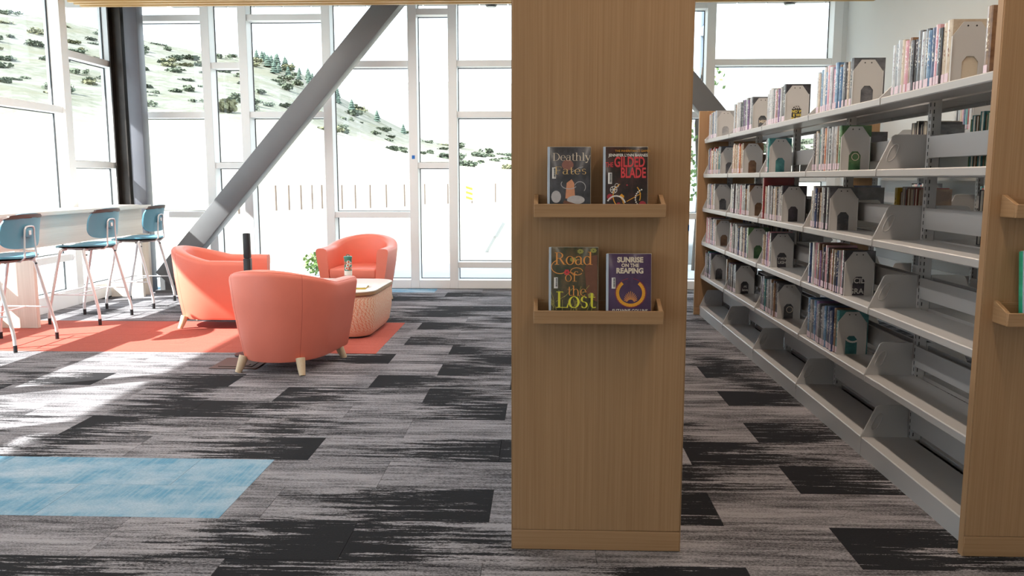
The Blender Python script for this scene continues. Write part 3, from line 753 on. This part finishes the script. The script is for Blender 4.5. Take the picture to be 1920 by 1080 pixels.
# green-brown novel
t = display_book(.1025, .838, .161, .240, 'cover_forest', 'dark green and brown novel with orange and lime title on the lower display ledge')
b = B(); b.add([(.045, Yp, .075), (.078, Yp, .06), (.078, Yp, .215), (.055, Yp, .21), (.036, Yp, .17)], [(0, 1, 2, 3, 4)]); art(t, 'cover_panel', 'art_brown', b)
b = B(); rr = random.Random(9)
for i in range(26):
    x0, z0 = rr.uniform(-.07, .07), rr.uniform(.01, .09); a = rr.uniform(.3, 2.8); l = rr.uniform(.015, .05); ribbon(b, [(x0, z0), (min(.075, max(-.075, x0+l*math.cos(a))), z0+l*math.sin(a))], .0013, Yp-.0003)
for cx, cz in ((.022, .232), (.065, .235), (.058, .088), (-.002, .205)):
    for k in range(7): disc(b, cx+.006*math.cos(k*.9), cz-.006+.005*math.sin(k*.9), .004, Yp-.0003, 8, 1.2, .8)
b.build('cover_grass', 'art_leaf', t)['kind'] = 'stuff'
b = B(); ribbon(b, arc(-.045, .175, .028, 110, 300, 16, .8), .0026, Yp-.0006); ribbon(b, arc(.01, .160, .02, 0, 330, 18, .6), .0022, Yp-.0006); ribbon(b, [(-.03, .15), (-.01, .157), (.01, .15)], .002, Yp-.0006); art(t, 'cover_flourish', 'print_orange', b)
b = B()
for k in range(6): disc(b, -.022+.006*math.cos(k*1.05), .157+.006*math.sin(k*1.05), .0042, Yp-.0008, 8)
art(t, 'cover_flower', 'print_red', b)
serif('title', 'Road', .056, 0, .182, Yp-.001, 'print_orange', t, .09, .03, .98)
serif('title', 'of', .044, -.008, .127, Yp-.001, 'print_orange', t, .075, .025)
serif('title', 'the', .044, .012, .080, Yp-.001, 'print_orange', t, .07, .025)
serif('title', 'Lost', .074, .008, .040, Yp-.001, 'print_lime', t, .10, .03, .93)
barcode(t, -.058, .122); B().box(-.0815, -.068, -.002, -.0012, .002, .018).build('spine_label', 'spine_sticker', t)
# purple novel
t = display_book(.284, .838, .147, .219, 'cover_purple', 'purple novel with pale block title and golden ring on the lower display ledge')
b = B(); ribbon(b, arc(.006, .090, .043, 128, 412, 30, .95), .0105, Yp); art(t, 'cover_ring', 'art_gold', b)
b = B()
for k in range(13):
    a = R(155-k*10.8); l = .036-.012*abs(k-6)/6; ribbon(b, [(.006+.012*math.cos(a), .056+.012*math.sin(a)), (.006+l*math.cos(a), .056+l*1.1*math.sin(a))], .0018, Yp)
art(t, 'cover_rays', 'print_orange', b)
b = B(); ribbon(b, arc(.006, .090, .0505, 100, 440, 30, .95), .0014, Yp-.0003); art(t, 'ring_outline', 'art_crimson', b)
flat_text('title', 'SUNRISE', .0235, .004, Yp-.0008, .198, 'print_cream', t, .0011, .96)
flat_text('title', 'ON THE', .0155, .004, Yp-.0008, .180, 'print_cream', t, .0006, 1.0)
flat_text('title', 'REAPING', .0235, .003, Yp-.0008, .162, 'print_cream', t, .0011, .94)
flat_text('author_name', 'SUZANNE COLLINS', .0165, .004, Yp-.0008, .030, 'print_white', t, .0004, .80)
barcode(t, -.050, .122); B().box(-.0745, -.061, -.002, -.0012, .002, .018).build('spine_label', 'spine_sticker', t)
# green book on the neighbouring ledge
t = display_book(1.63, .838, .15, .232, 'cover_emerald', 'bright emerald green novel on the ledge of the long bookcase')
flat_text('spine_side_title', 'NIGHT WITCH', .024, -.062, Yp-.0014, .12, 'art_brown', t, .0003, 1, (R(90), R(90), 0))
tp = tag(B().box(.485, .487, FY-.005, FY+.02, 1.128, 1.148).build('tape_piece', 'tape_blue'), 'scrap of blue tape on the edge of the oak end panel', 'tape')

# ------------------------------------------------------------------ armchairs
def make_chair():
    t = link('tub_armchair', None)
    a, yf, ry = .375, .34, .41
    P = []
    for i in range(7): P.append((a, yf-i*yf/7, 1.0, 0.0))
    for i in range(31):
        th = math.pi*i/30; ex = 1/1.15
        c_, s_ = math.cos(th), math.sin(th)
        x = a*math.copysign(abs(c_)**.95, c_); y = -ry*abs(s_)**.95
        nx, ny = c_/a, -s_/ry; l = math.hypot(nx, ny); P.append((x, y, nx/l, ny/l))
    for i in range(7): P.append((-a, (i+1)*yf/7, -1.0, 0.0))
    n = len(P); vs = []
    def rim(y): q = max(0, -y)/ry; return .600+.010*(yf-y)/(yf+ry)+.098*(q**1.15)
    def sec(h):
        return [(-.092, .085), (-.083, .10), (-.045, .28), (-.016, .45), (0, h-.04), (-.004, h-.018), (-.018, h-.004), (-.045, h), (-.085, h-.002), (-.108, h-.014), (-.118, h-.04), (-.128, .40), (-.135, .28)]
    for x, y, nx, ny in P:
        h = rim(y)
        for o, z in sec(h):
            vs.append((x+nx*o, y+ny*o*(.8 if z < .3 else 1), z))
    m = len(sec(.6)); fs = []
    for i in range(n-1):
        for k in range(m-1): fs.append((i*m+k, i*m+k+1, (i+1)*m+k+1, (i+1)*m+k))
    fs.append(tuple(range(m))); fs.append(tuple((n-1)*m+k for k in range(m-1, -1, -1)))
    fs.append(tuple(i*m for i in range(n)))
    B().add(vs, fs).build('tub_shell', 'coral_leather', t, smooth=True, angle=50)
    def inner(off, ytop): return [(x+nx*off, min(y+ny*off, ytop)) for x, y, nx, ny in P]
    B().prism(inner(-.125, yf-.02), .086, .285, 'z').build('seat_base', 'coral_leather', t)
    B().prism(inner(-.132, yf+.015), .29, .395, 'z').build('seat_cushion', 'coral_leather', t, bevel=.022, seg=3)
    # seams down the outer back and along the rim
    for i in (15, 29):
        x, y, nx, ny = P[i]; h = rim(y)
        B().tube([(x+nx*(o-.0006), y+ny*(o-.0006)*(.8 if z < .3 else 1), z) for o, z in sec(h)[1:7]], .0016, 5).build('seam', 'coral_seam', t)
    pts = []
    for x, y, nx, ny in P:
        h = rim(y); pts.append((x-nx*.012, y-ny*.012, h-.010))
    B().tube(pts, .0028, 5).build('rim_piping', 'coral_seam' if False else 'coral_leather', t)
    for sx in (-1, 1):
        for yy in (-.27, .25):
            x = sx*.205 if yy < 0 else sx*.25
            B().tube([(x, yy, .11), (x*1.07, yy*1.07, .05), (x*1.14, yy*1.14, .0)], [.032, .027, .020], 12).build('leg', 'pale_leg_wood', t, smooth=True)
    return t
ch = make_chair(); G3 = 'coral tub armchairs around the low table'
ch.location = (-1.775, 5.66, 0); ch.rotation_euler = (0, 0, R(-9)); tag(ch, 'coral leather tub armchair seen from behind, backing onto the open carpet', 'armchair', G3)
c2 = copy_tree(ch); c2.location = (-2.87, 7.25, 0); c2.rotation_euler = (0, 0, R(-86)); tag(c2, 'coral leather tub armchair in side view between bar stools and black post', 'armchair', G3)
c3 = copy_tree(ch); c3.location = (-1.90, 8.58, 0); c3.rotation_euler = (0, 0, R(176)); tag(c3, 'coral leather tub armchair facing forward with its back to the window', 'armchair', G3)

# ------------------------------------------------------------------ ottoman table and what stands on it
def rrect(hx, hy, r, n=8):
    p = []
    for cx, cy, a0 in ((hx-r, hy-r, 0), (-hx+r, hy-r, 90), (-hx+r, -hy+r, 180), (hx-r, -hy+r, 270)):
        p += [(cx+r*math.cos(R(a0+90*i/n)), cy+r*math.sin(R(a0+90*i/n))) for i in range(n+1)]
    return p
t = thing('ottoman_table', 'low rounded table with orange lattice fabric sides and pale top', 'table', (-1.80, 7.02, 0), R(-2))
lv = [(.015, -.055), (.06, -.025), (.18, -.006), (.30, 0), (.345, -.006), (.36, -.02)]
vs = []; fs = []; uvs = []
for z, o in lv:
    pp = rrect(.44+o, .46+o, .17+o*.5); s = 0
    for i, p in enumerate(pp+[pp[0]]):
        if i: s += math.hypot(p[0]-q[0], p[1]-q[1])
        q = p; vs.append((p[0], p[1], z)); uvs.append((s, z))
m = len(pp)+1
for j in range(len(lv)-1):
    for i in range(m-1): fs.append((j*m+i, j*m+i+1, (j+1)*m+i+1, (j+1)*m+i))
me = bpy.data.meshes.new('fabric_body'); me.from_pydata(vs, [], fs); uvl = me.uv_layers.new(name='UVMap')
for lp in me.loops: uvl.data[lp.index].uv = uvs[lp.vertex_index]
me.shade_smooth(); me.materials.append(MATS['ottoman_fabric']); link('fabric_body', me, t)
B().prism(rrect(.37, .39, .14), 0, .016, 'z').build('plinth', 'black_plastic', t)
B().prism(rrect(.445, .465, .17), .362, .382, 'z').build('edge_band', 'oak_across', t)
B().prism(rrect(.442, .462, .17), .3825, .392, 'z').build('table_top', 'laminate_top', t, bevel=.003)
t = thing('tumbler', 'tall green and white patterned tumbler standing on the low table', 'tumbler', (-1.755, 7.37, .392))
B().lathe([(.028, 0), (.034, .01), (.034, .19), (.036, .195)], 20).build('body', 'tumbler_green', t, smooth=True)
B().lathe([(.0348, .045), (.0348, .085)], 20).build('white_band', 'tumbler_white', t, smooth=True)
B().lathe([(.0345, .012), (.0345, .024)], 20).build('red_band', 'tumbler_red', t, smooth=True)
B().lathe([(.038, .195), (.038, .212), (.03, .216)], 20).build('lid', 'tumbler_green', t, smooth=True)
B().tube([(-.014, 0, .214), (-.012, 0, .228), (.012, 0, .228), (.014, 0, .214)], .004, 8).build('lid_loop', 'tumbler_green', t)
for a_, z_, m_ in ((-80, .135, 'tumbler_white'), (-30, .15, 'tumbler_white'), (-125, .155, 'tumbler_red'), (-55, .105, 'tumbler_red'), (-70, .165, 'tumbler_white'), (-100, .108, 'tumbler_white'), (-10, .11, 'tumbler_white')):
    ca, sa = math.cos(R(a_)), math.sin(R(a_)); b = B(); pts = []
    for k in range(10):
        q = 2*math.pi*k/10; th = R(a_)+.5*math.cos(q); pts.append((.0349*math.cos(th), .0349*math.sin(th), z_+.016*math.sin(q)))
    b.add(pts, [tuple(range(10))]); b.build('printed_spot', m_, t)
    if m_ == 'tumbler_white':
        b = B(); b.add([(.0354*math.cos(R(a_)+.26*math.cos(2*math.pi*k/8)), .0354*math.sin(R(a_)+.26*math.cos(2*math.pi*k/8)), z_+.009*math.sin(2*math.pi*k/8)) for k in range(8)], [tuple(range(8))]); b.build('spot_centre', 'tumbler_red', t)
t = thing('magazine', 'thin yellow-edged magazine lying on the low table', 'magazine', (-1.60, 6.83, .392), R(4))
B().box(-.13, .13, -.10, .10, 0, .012).build('pages', 'print_yellow', t)
B().box(-.132, .132, -.102, .102, .0122, .0145).build('cover', 'paper_white', t)
t = thing('paper_sheet', 'loose white paper sheet lying on the magazine', 'paper', (-1.56, 6.90, .4067), R(-20))
B().box(-.10, .10, -.07, .07, 0, .0012).build('sheet', 'paper_white', t)

# power post and floor box
t = thing('power_post', 'slim black power post standing behind the nearest coral armchair', 'power post', (-2.165, 5.97, 0))
B().lathe([(.12, 0), (.12, .008), (.06, .016)], 28).build('base', 'black_plastic', t, smooth=True)
B().box(-.026, .026, -.022, .022, .012, .72).build('lower_column', 'black_plastic', t, bevel=.005)
B().box(-.024, .024, -.02, .02, .722, .905).build('head', 'black_plastic', t, bevel=.006)
t = thing('floor_box', 'brown metal floor outlet box set in the carpet by the black post', 'floor box', (-2.13, 5.66, 0))
B().box(-.165, .165, -.17, .17, 0.0005, .006).build('frame', 'brown_floor_box', t, bevel=.002, seg=1)
B().box(-.12, .12, -.12, .12, .0065, .010).build('lid', 'brown_floor_box', t, bevel=.002, seg=1)
B().box(.03, .09, -.10, -.06, .0102, .014).build('cord_flap', 'brown_floor_box', t, bevel=.001, seg=1)

# ------------------------------------------------------------------ bar table and stools
t = thing('bar_table', 'long pale wood bar table running along the window wall', 'table', (-4.65, 7.0, 0))
B().box(-.17, .24, -3.0, 2.2, .975, 1.01).build('table_top', 'bleached_wood', t, bevel=.003)
B().box(.12, .15, -2.9, 2.15, .69, .974).build('apron', 'bleached_wood', t)
for y in (-2.6, 0.0, 1.94): B().box(-.13, .235, y-.022, y+.022, 0, .689).build('leg_panel', 'bleached_wood_vertical', t, bevel=.002, seg=1)
for y in (-2.6, 0.0, 1.94): B().box(-.13, .119, y-.022, y+.022, .69, .974).build('leg_head', 'bleached_wood_vertical', t)
B().box(.02, .235, 2.09, 2.14, 0, .689).build('leg_panel', 'bleached_wood_vertical', t, bevel=.002, seg=1)
for y in (-1.0, .9): B().prism([(.0, .90), (.119, .90), (.119, .974), (.0, .974)], y-.01, y+.01).build('bracket', 'black_plastic', t)

def pad(fn, n=4.0, rings=7, seg=36, th=.012):
    """superellipse pad; fn(u, v) -> point, -1..1; returns a closed two-sided shell along the given offset"""
    b = B(); vs = []
    for side in (0, 1):
        for r in range(rings+1):
            q = r/rings
            for k in range(seg):
                a = 2*math.pi*k/seg; c_, s_ = math.cos(a), math.sin(a)
                u = q*math.copysign(abs(c_)**(2/n), c_); v = q*math.copysign(abs(s_)**(2/n), s_)
                vs.append(fn(u, v, side, q))
    M_ = (rings+1)*seg; fs = []
    for side in (0, 1):
        for r in range(rings):
            for k in range(seg):
                i = side*M_+r*seg+k; j = side*M_+r*seg+(k+1) % seg
                fs.append((i, j, j+seg, i+seg) if r else (i, j+seg, i+seg)) if r else fs.append((i, j+seg, i+seg))
    for k in range(seg):
        i = rings*seg+k; j = rings*seg+(k+1) % seg; fs.append((i, j, j+M_, i+M_))
    return b.add(vs, fs)
def make_stool():
    """faces -x; origin on the floor under the seat"""
    t = link('bar_stool', None)
    zs = .69
    pad(lambda u, v, s, q: (u*.225, v*.235, zs+(.012+.012*abs(v)**2-.018*max(0, -u)**3+.006*max(0, u)) - (.016 if s else 0)*1.0), 3.2).build('seat', 'stool_blue', t, smooth=True, angle=60)
    pad(lambda u, v, s, q: (u*.212+.004, v*.222, zs-.005-(.03*(1-q**4) if s else 0)), 3.2).build('seat_underside', 'stool_under', t, smooth=True, angle=60)
    def back(u, v, s, q): return (.215-.055*abs(u)**2.2+.05*(v*.5+.5)**2*.8 - (.014 if s else 0), u*.245, .895+v*.135+.006*(1-u*u))
    pad(back, 3.4, 8, 40).build('backrest', 'stool_blue', t, smooth=True, angle=60)
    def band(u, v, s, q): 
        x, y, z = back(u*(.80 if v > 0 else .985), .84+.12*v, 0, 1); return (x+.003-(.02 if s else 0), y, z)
    pad(band, 6, 3, 28).build('top_shade_band', 'stool_under', t, smooth=True, angle=60)  # shade along the backrest top, modelled as a dark strip
    for s in (-1, 1):
        pts = [(.14, s*.075, zs-.02), (.20, s*.075, zs-.022), (.238, s*.074, zs+.01), (.236, s*.07, zs+.07), (.238, s*.062, .86), (.242, s*.058, .915), (.245, s*.045, .932), (.246, s*.02, .937), (.246, 0, .937)]
        B().tube(pts, .0075, 8).build('back_support', 'stool_metal', t, smooth=True)
    B().box(.212, .243, -.046, .046, .852, .928).build('support_pad', 'stool_blue', t, bevel=.010)
    B().box(.2435, .250, -.018, .012, .87, .905).build('support_clip', 'stool_metal', t, bevel=.002, seg=1)
    for sx in (-1, 1):
        for sy in (-1, 1):
            X, Y = sx*.235, sy*.27
            pts = [(sx*.10, sy*.17, zs-.022), (sx*.10, sy*.215, zs-.02), (sx*.105, sy*.237, zs-.03), (sx*.115, sy*.247, zs-.06), (sx*.225, Y*.985, .15), (X, Y, .09), (X, Y, .0)]
            l = B().tube(pts, .0135, 10).build('leg', 'stool_metal', t, smooth=True)
            B().tube([(X, Y, .0), (X, Y, .055)], .0145, 10).build('foot_cap', 'black_plastic', l, smooth=True)
            B().tube([(sx*.128, sy*.241, .625), (sx*.128, sy*.228, .625)], .007, 8).build('bumper', 'black_plastic', l)
    def lp(sx, sy, z): f = (zs-.06-z)/(zs-.06-.15); return (sx*(.115+f*.11), sy*(.247+f*.019), z)
    for sy in (-1, 1): B().tube([lp(-1, sy, .27), lp(1, sy, .27)], .006, 8).build('footrest', 'stool_metal', t, smooth=True)
    B().tube([lp(-1, -1, .27), lp(-1, 1, .27)], .006, 8).build('footrest', 'stool_metal', t, smooth=True)
    B().tube([(0, lp(0, -1, .27)[1], .27), (0, lp(0, 1, .27)[1], .27)], .006, 8).build('footrest', 'stool_metal', t, smooth=True)
    return t
s1 = make_stool(); GS = 'blue bar stools at the window table'
for k, (x, y, rz, lb) in enumerate(((-4.20, 6.24, 0, 'blue bar stool standing at the bar table beside its nearest leg panel, farthest from the steel column'), (-4.185, 7.44, -2, 'blue bar stool in the middle of the three at the bar table'), (-4.165, 8.36, 3, 'blue bar stool beside the steel column at the far end of the bar table'))):
    o = s1 if k == 0 else copy_tree(s1); o.location = (x, y, 0); o.rotation_euler = (0, 0, R(rz)); tag(o, lb, 'stool', GS)
s1['label'] = 'blue bar stool standing at the bar table, farthest from the steel column'
tag(B().box(-1.535, -1.50, D0-.002, D0-.0005, 1.53, 1.57).build('tape_piece', 'tape_blue'), 'scrap of blue tape stuck on the white window mullion', 'tape')

# ------------------------------------------------------------------ outside
from mathutils import noise as mn
def hz(r, az):
    """ground height at distance r and azimuth az (degrees from +y, negative to the left)"""
    u = math.tan(R(max(-75, min(60, az))))
    px = 1018+1550*u
    key = [(-3000, .17), (0, .168), (300, .146), (480, .136), (560, .124), (620, .100), (700, .075), (800, .045), (950, .028), (1100, .03), (1500, .045), (3000, .08)]
    T = key[-1][1]
    for (a, ta), (b, tb) in zip(key, key[1:]):
        if a <= px <= b: T = ta+(tb-ta)*(px-a)/(b-a); break
    f = min(1, max(0, (r-70)/330)); f = f**1.25
    z = -.12-.18*min(1, max(0, (r-12)/20))+f*(T*400+1.5)
    if r > 60: z += mn.noise(Vector((r*.02, az*.12, 3)))*2.2*min(1, (r-60)/100)
    if r > 400: z -= (r-400)*.25
    return z
rs = [6, 9, 11, 13, 16, 20, 26, 34, 44, 56, 70]+[70+k*15 for k in range(1, 23)]+[430, 480]
azs = list(range(-120, 76, 2))
vs = []; fs = []
for r in rs:
    for a in azs: vs.append((r*math.sin(R(a)), r*math.cos(R(a)), hz(r, a) if r > 15 else -.14))
na = len(azs)
for i in range(len(rs)-1):
    for j in range(na-1): fs.append((i*na+j, i*na+j+1, (i+1)*na+j+1, (i+1)*na+j))
g = B().add(vs, fs).build('hillside_ground', 'dry_hill_grass', None, smooth=True, angle=80); g['kind'] = 'structure'
vs = []; fs = []
for i, (r, zf) in enumerate(((480, -.05), (800, .55), (1100, 1.0), (1400, .3))):
    for a in range(-60, 61, 2):
        p = 1018+1550*math.tan(R(a)); T = .112+.012*mn.noise(Vector((a*.11, 1, 0)))+.006*mn.noise(Vector((a*.5, 4, 0)))
        vs.append((r*math.sin(R(a)), r*math.cos(R(a)), 1.3+1100*T*zf))
for i in range(3):
    for j in range(60): fs.append((i*61+j, i*61+j+1, (i+1)*61+j+1, (i+1)*61+j))
B().add(vs, fs).build('distant_ridge', 'far_grass', None, smooth=True, angle=80)['kind'] = 'structure'
struct(B().box(-12, 9, 11.25, 13.2, -.2, -.06).build('concrete_walk', 'concrete'))
struct(B().box(-12, 9, YB+.12, 11.25, -.3, -.075).build('gravel_bed', 'gravel'))
struct(B().box(-12, XL-.05, -8, YB+.12, -.3, -.07).build('side_paving', 'concrete'))
rg = random.Random(2); b = B()
for i in range(5200):
    x, y = rg.uniform(-4.8, 3.3), YB+.16+rg.random()*1.05; s = rg.uniform(.012, .032); z = -.07
    p = [(x+s*rg.uniform(.7, 1.2)*math.cos(k*1.57+.4), y+s*rg.uniform(.7, 1.2)*math.sin(k*1.57+.4), z) for k in range(4)]
    q = [(x+s*.55*math.cos(k*1.57+.9)+rg.uniform(-.2, .2)*s, y+s*.55*math.sin(k*1.57+.9), z+s*rg.uniform(.7, 1.2)) for k in range(4)]
    b.add(p+q, [(0, 1, 5, 4), (1, 2, 6, 5), (2, 3, 7, 6), (3, 0, 4, 7), (4, 5, 6, 7)])
gs = tag(b.build('gravel_stones', 'gravel'), 'bed of loose grey gravel stones along the foot of the windows', 'gravel'); gs['kind'] = 'stuff'
# row of slim posts
pm = B().box(-.035, .035, -.035, .035, -.1, 1.27).mesh('boundary_post', 'post_brown')
PO = [(-13.9, 37.5), (-13.43, 41.4), (-12.98, 42.1), (-12.59, 42.9), (-12.2, 43.6), (-11.89, 44.4), (-10.63, 43.7), (-10.1, 44.5), (-9.46, 45.3), (-8.74, 46.2), (-8.02, 48), (-7.42, 52.1), (-6.1, 53.3), (-4.65, 54.5), (-3.25, 57)]
for x, y in PO:
    o = link('boundary_post', pm, None, (x, y, hz(math.hypot(x, y), math.degrees(math.atan2(x, y))))); tag(o, 'slim dark boundary post standing in the row across the pale field', 'post', 'row of boundary posts in the field')
t = thing('striped_sign', 'narrow white marker sign with yellow diagonal stripes in the field', 'sign', (-3.55, 40, -.3))
B().box(-.02, .02, .02, .05, 0, 1.3).build('post', 'pole_grey', t); B().box(-.16, .16, 0, .015, .55, 1.35).build('board', 'sign_white', t)
for z in (.62, .86, 1.1): B().prism([(-.16, z+.16), (-.16, z+.04), (.16, z-.06), (.16, z+.06)], -.006, -.001).build('stripe', 'sign_yellow', t)
t = thing('leaning_pipe', 'pale grey pipe leaning up out of the ground beyond the gravel', 'pipe', (-.98, 16.5, -.2))
B().tube([(-.22, 0, .0), (.02, 0, .42)], .075, 12).build('pipe', 'concrete', t, smooth=True); B().tube([(.0, 0, .38), (.16, 0, .66)], .095, 12).build('collar', 'concrete', t, smooth=True)
t = thing('lamp_post', 'tall grey lamp post standing outside past the display panel', 'lamp post', (4.55, 25, -.2))
B().tube([(0, 0, 0), (0, 0, 6.3)], .10, 14).build('pole', 'pole_grey', t, smooth=True); B().lathe([(.06, 5.55), (.2, 5.6), (.22, 5.8), (.06, 5.95)], 14, (.16, 0)).build('lamp_head', 'pole_grey', t, smooth=True)
t = thing('planter_wall', 'low grey concrete block wall outside below the slender tree', 'wall', (2.6, 13.6, -.1))
B().box(-.9, 1.3, 0, .3, 0, .85).build('block', 'concrete', t, bevel=.02)

def leaf_cluster(n, rad, size, rnd, zc=0, flat=1.0):
    b = B()
    for i in range(n):
        while True:
            p = Vector((rnd.uniform(-1, 1), rnd.uniform(-1, 1), rnd.uniform(-1, 1)))
            if p.length < 1: break
        p = Vector((p.x*rad, p.y*rad, zc+p.z*rad*flat)); d = Vector((rnd.uniform(-1, 1), rnd.uniform(-1, 1), rnd.uniform(-1, 1))).normalized()
        e = d.orthogonal().normalized()*size*.45; d = d*size
        b.add([p-d*.5, p+e, p+d*.5, p-e], [(0, 1, 2, 3)])
    return b
rt = random.Random(4)
t = thing('young_tree', 'slender young tree with light green leaves outside past the panel', 'tree', (2.28, 12.4, -.1))
B().tube([(0, 0, 0), (.05, .02, 1.2), (-.03, 0, 2.2), (.03, 0, 3.0)], [.06, .05, .035, .015], 8).build('trunk', 'bark', t, smooth=True)
b = B()
for k in range(9):
    c_ = leaf_cluster(26, .22, .075, rt, 0); ox, oy, oz = rt.uniform(-.35, .45), rt.uniform(-.4, .4), rt.uniform(1.1, 3.1); b.add([(p[0]+ox, p[1]+oy, p[2]+oz) for p in c_.v], c_.f)
b.build('foliage', 'leaf_green', t)
t = thing('garden_shrub', 'small leafy garden shrub just outside the window behind the armchairs', 'shrub', (-3.22, 11.55, -.06))
leaf_cluster(170, .17, .06, rt, .18, .9).build('foliage', 'leaf_green', t); B().tube([(0, 0, 0), (.02, 0, .15)], .012, 6).build('stem', 'bark', t)

# scrub and conifers on the hill
def bush_mesh(seed):
    rr = random.Random(seed); b = B()
    for k in range(7):
        c_ = leaf_cluster(26, .42, .30, rr, .35, .8); ox, oy = rr.uniform(-.75, .75), rr.uniform(-.75, .75); b.add([(p[0]+ox, p[1]+oy, max(0, p[2])) for p in c_.v], c_.f)
    return b.mesh('hill_shrub', 'shrub_sage')
BL = [bush_mesh(k) for k in range(5)]
def conifer(seed):
    b = B(); rr = random.Random(seed); b.tube([(0, 0, 0), (0, 0, .3)], .05, 5)
    for k in range(5):
        z = .12+k*.17; w = .30*(1-k*.17)+.03; n = 9
        b.add([(w*rr.uniform(.75, 1.15)*math.cos(2*math.pi*i/n), w*rr.uniform(.75, 1.15)*math.sin(2*math.pi*i/n), z+rr.uniform(-.03, .03)) for i in range(n)]+[(0, 0, z+.30)], [(i, (i+1) % n, n) for i in range(n)]+[tuple(range(n))])
    return b.mesh('conifer_tree', 'conifer_green')
CF = [conifer(k) for k in range(3)]
rh = random.Random(21)
TAKEN = []
def clear(r, az, rad):
    x, y = r*math.sin(R(az)), r*math.cos(R(az))
    if any(math.hypot(x-a, y-b) < rad+c for a, b, c in TAKEN): return False
    TAKEN.append((x, y, rad)); return True
def on_hill(r, az): return (r*math.sin(R(az)), r*math.cos(R(az)), hz(r, az)-.3)
for i in range(215):
    pxx = rh.choice([rh.uniform(-120, 620), rh.uniform(-120, 500), rh.uniform(600, 960), rh.uniform(1280, 1560)]); az = math.degrees(math.atan((pxx-1018)/1550)); r = rh.uniform(175, 395) if pxx < 640 else rh.uniform(200, 390)
    s = rh.uniform(1.5, 3.4)*(r/300)
    for _ in range(30):
        if clear(r, az, s*1.75): break
        r = rh.uniform(175, 395); az += rh.uniform(-1.5, 1.5)
    else: continue
    o = link('hill_shrub', rh.choice(BL), None, on_hill(r, az), (0, 0, rh.uniform(0, 6)), 'shrub_yellow' if rh.random() < .22 else 'shrub_sage')
    o.scale = (s*rh.uniform(.9, 1.5), s, s*rh.uniform(.6, .95))
    y_ = o.material_slots[0].material.name == 'shrub_yellow'
    tag(o, 'yellowish scrub bush growing on the pale hillside outside' if y_ else 'sage green scrub bush growing on the pale hillside outside', 'bush', 'yellowish scrub on the hillside' if y_ else 'sage green scrub on the hillside')
for i in range(110):
    pxx = rh.uniform(470, 640); az = math.degrees(math.atan((pxx-1018)/1550)); r = 402-rh.random()**2*55; s = rh.uniform(3, 5.2)
    if not clear(r, az, s*.3): continue
    o = link('conifer_tree', rh.choice(CF), None, on_hill(r, az), (0, 0, rh.uniform(0, 6))); o.scale = (s*1.3, s*1.3, s)
    tag(o, 'dark conifer on the wooded ridge of the hill outside', 'tree', 'conifers on the hill ridge')
for i in range(9):
    pxx = rh.uniform(640, 760); az = math.degrees(math.atan((pxx-1018)/1550)); r = rh.uniform(300, 385); s = rh.uniform(3, 5)
    if not clear(r, az, s*.3): continue
    o = link('conifer_tree', rh.choice(CF), None, on_hill(r, az), (0, 0, rh.uniform(0, 6))); o.scale = (s*1.2, s*1.2, s)
    tag(o, 'lone dark conifer on the lower slope below the wooded ridge', 'tree', 'conifers on the lower slope')
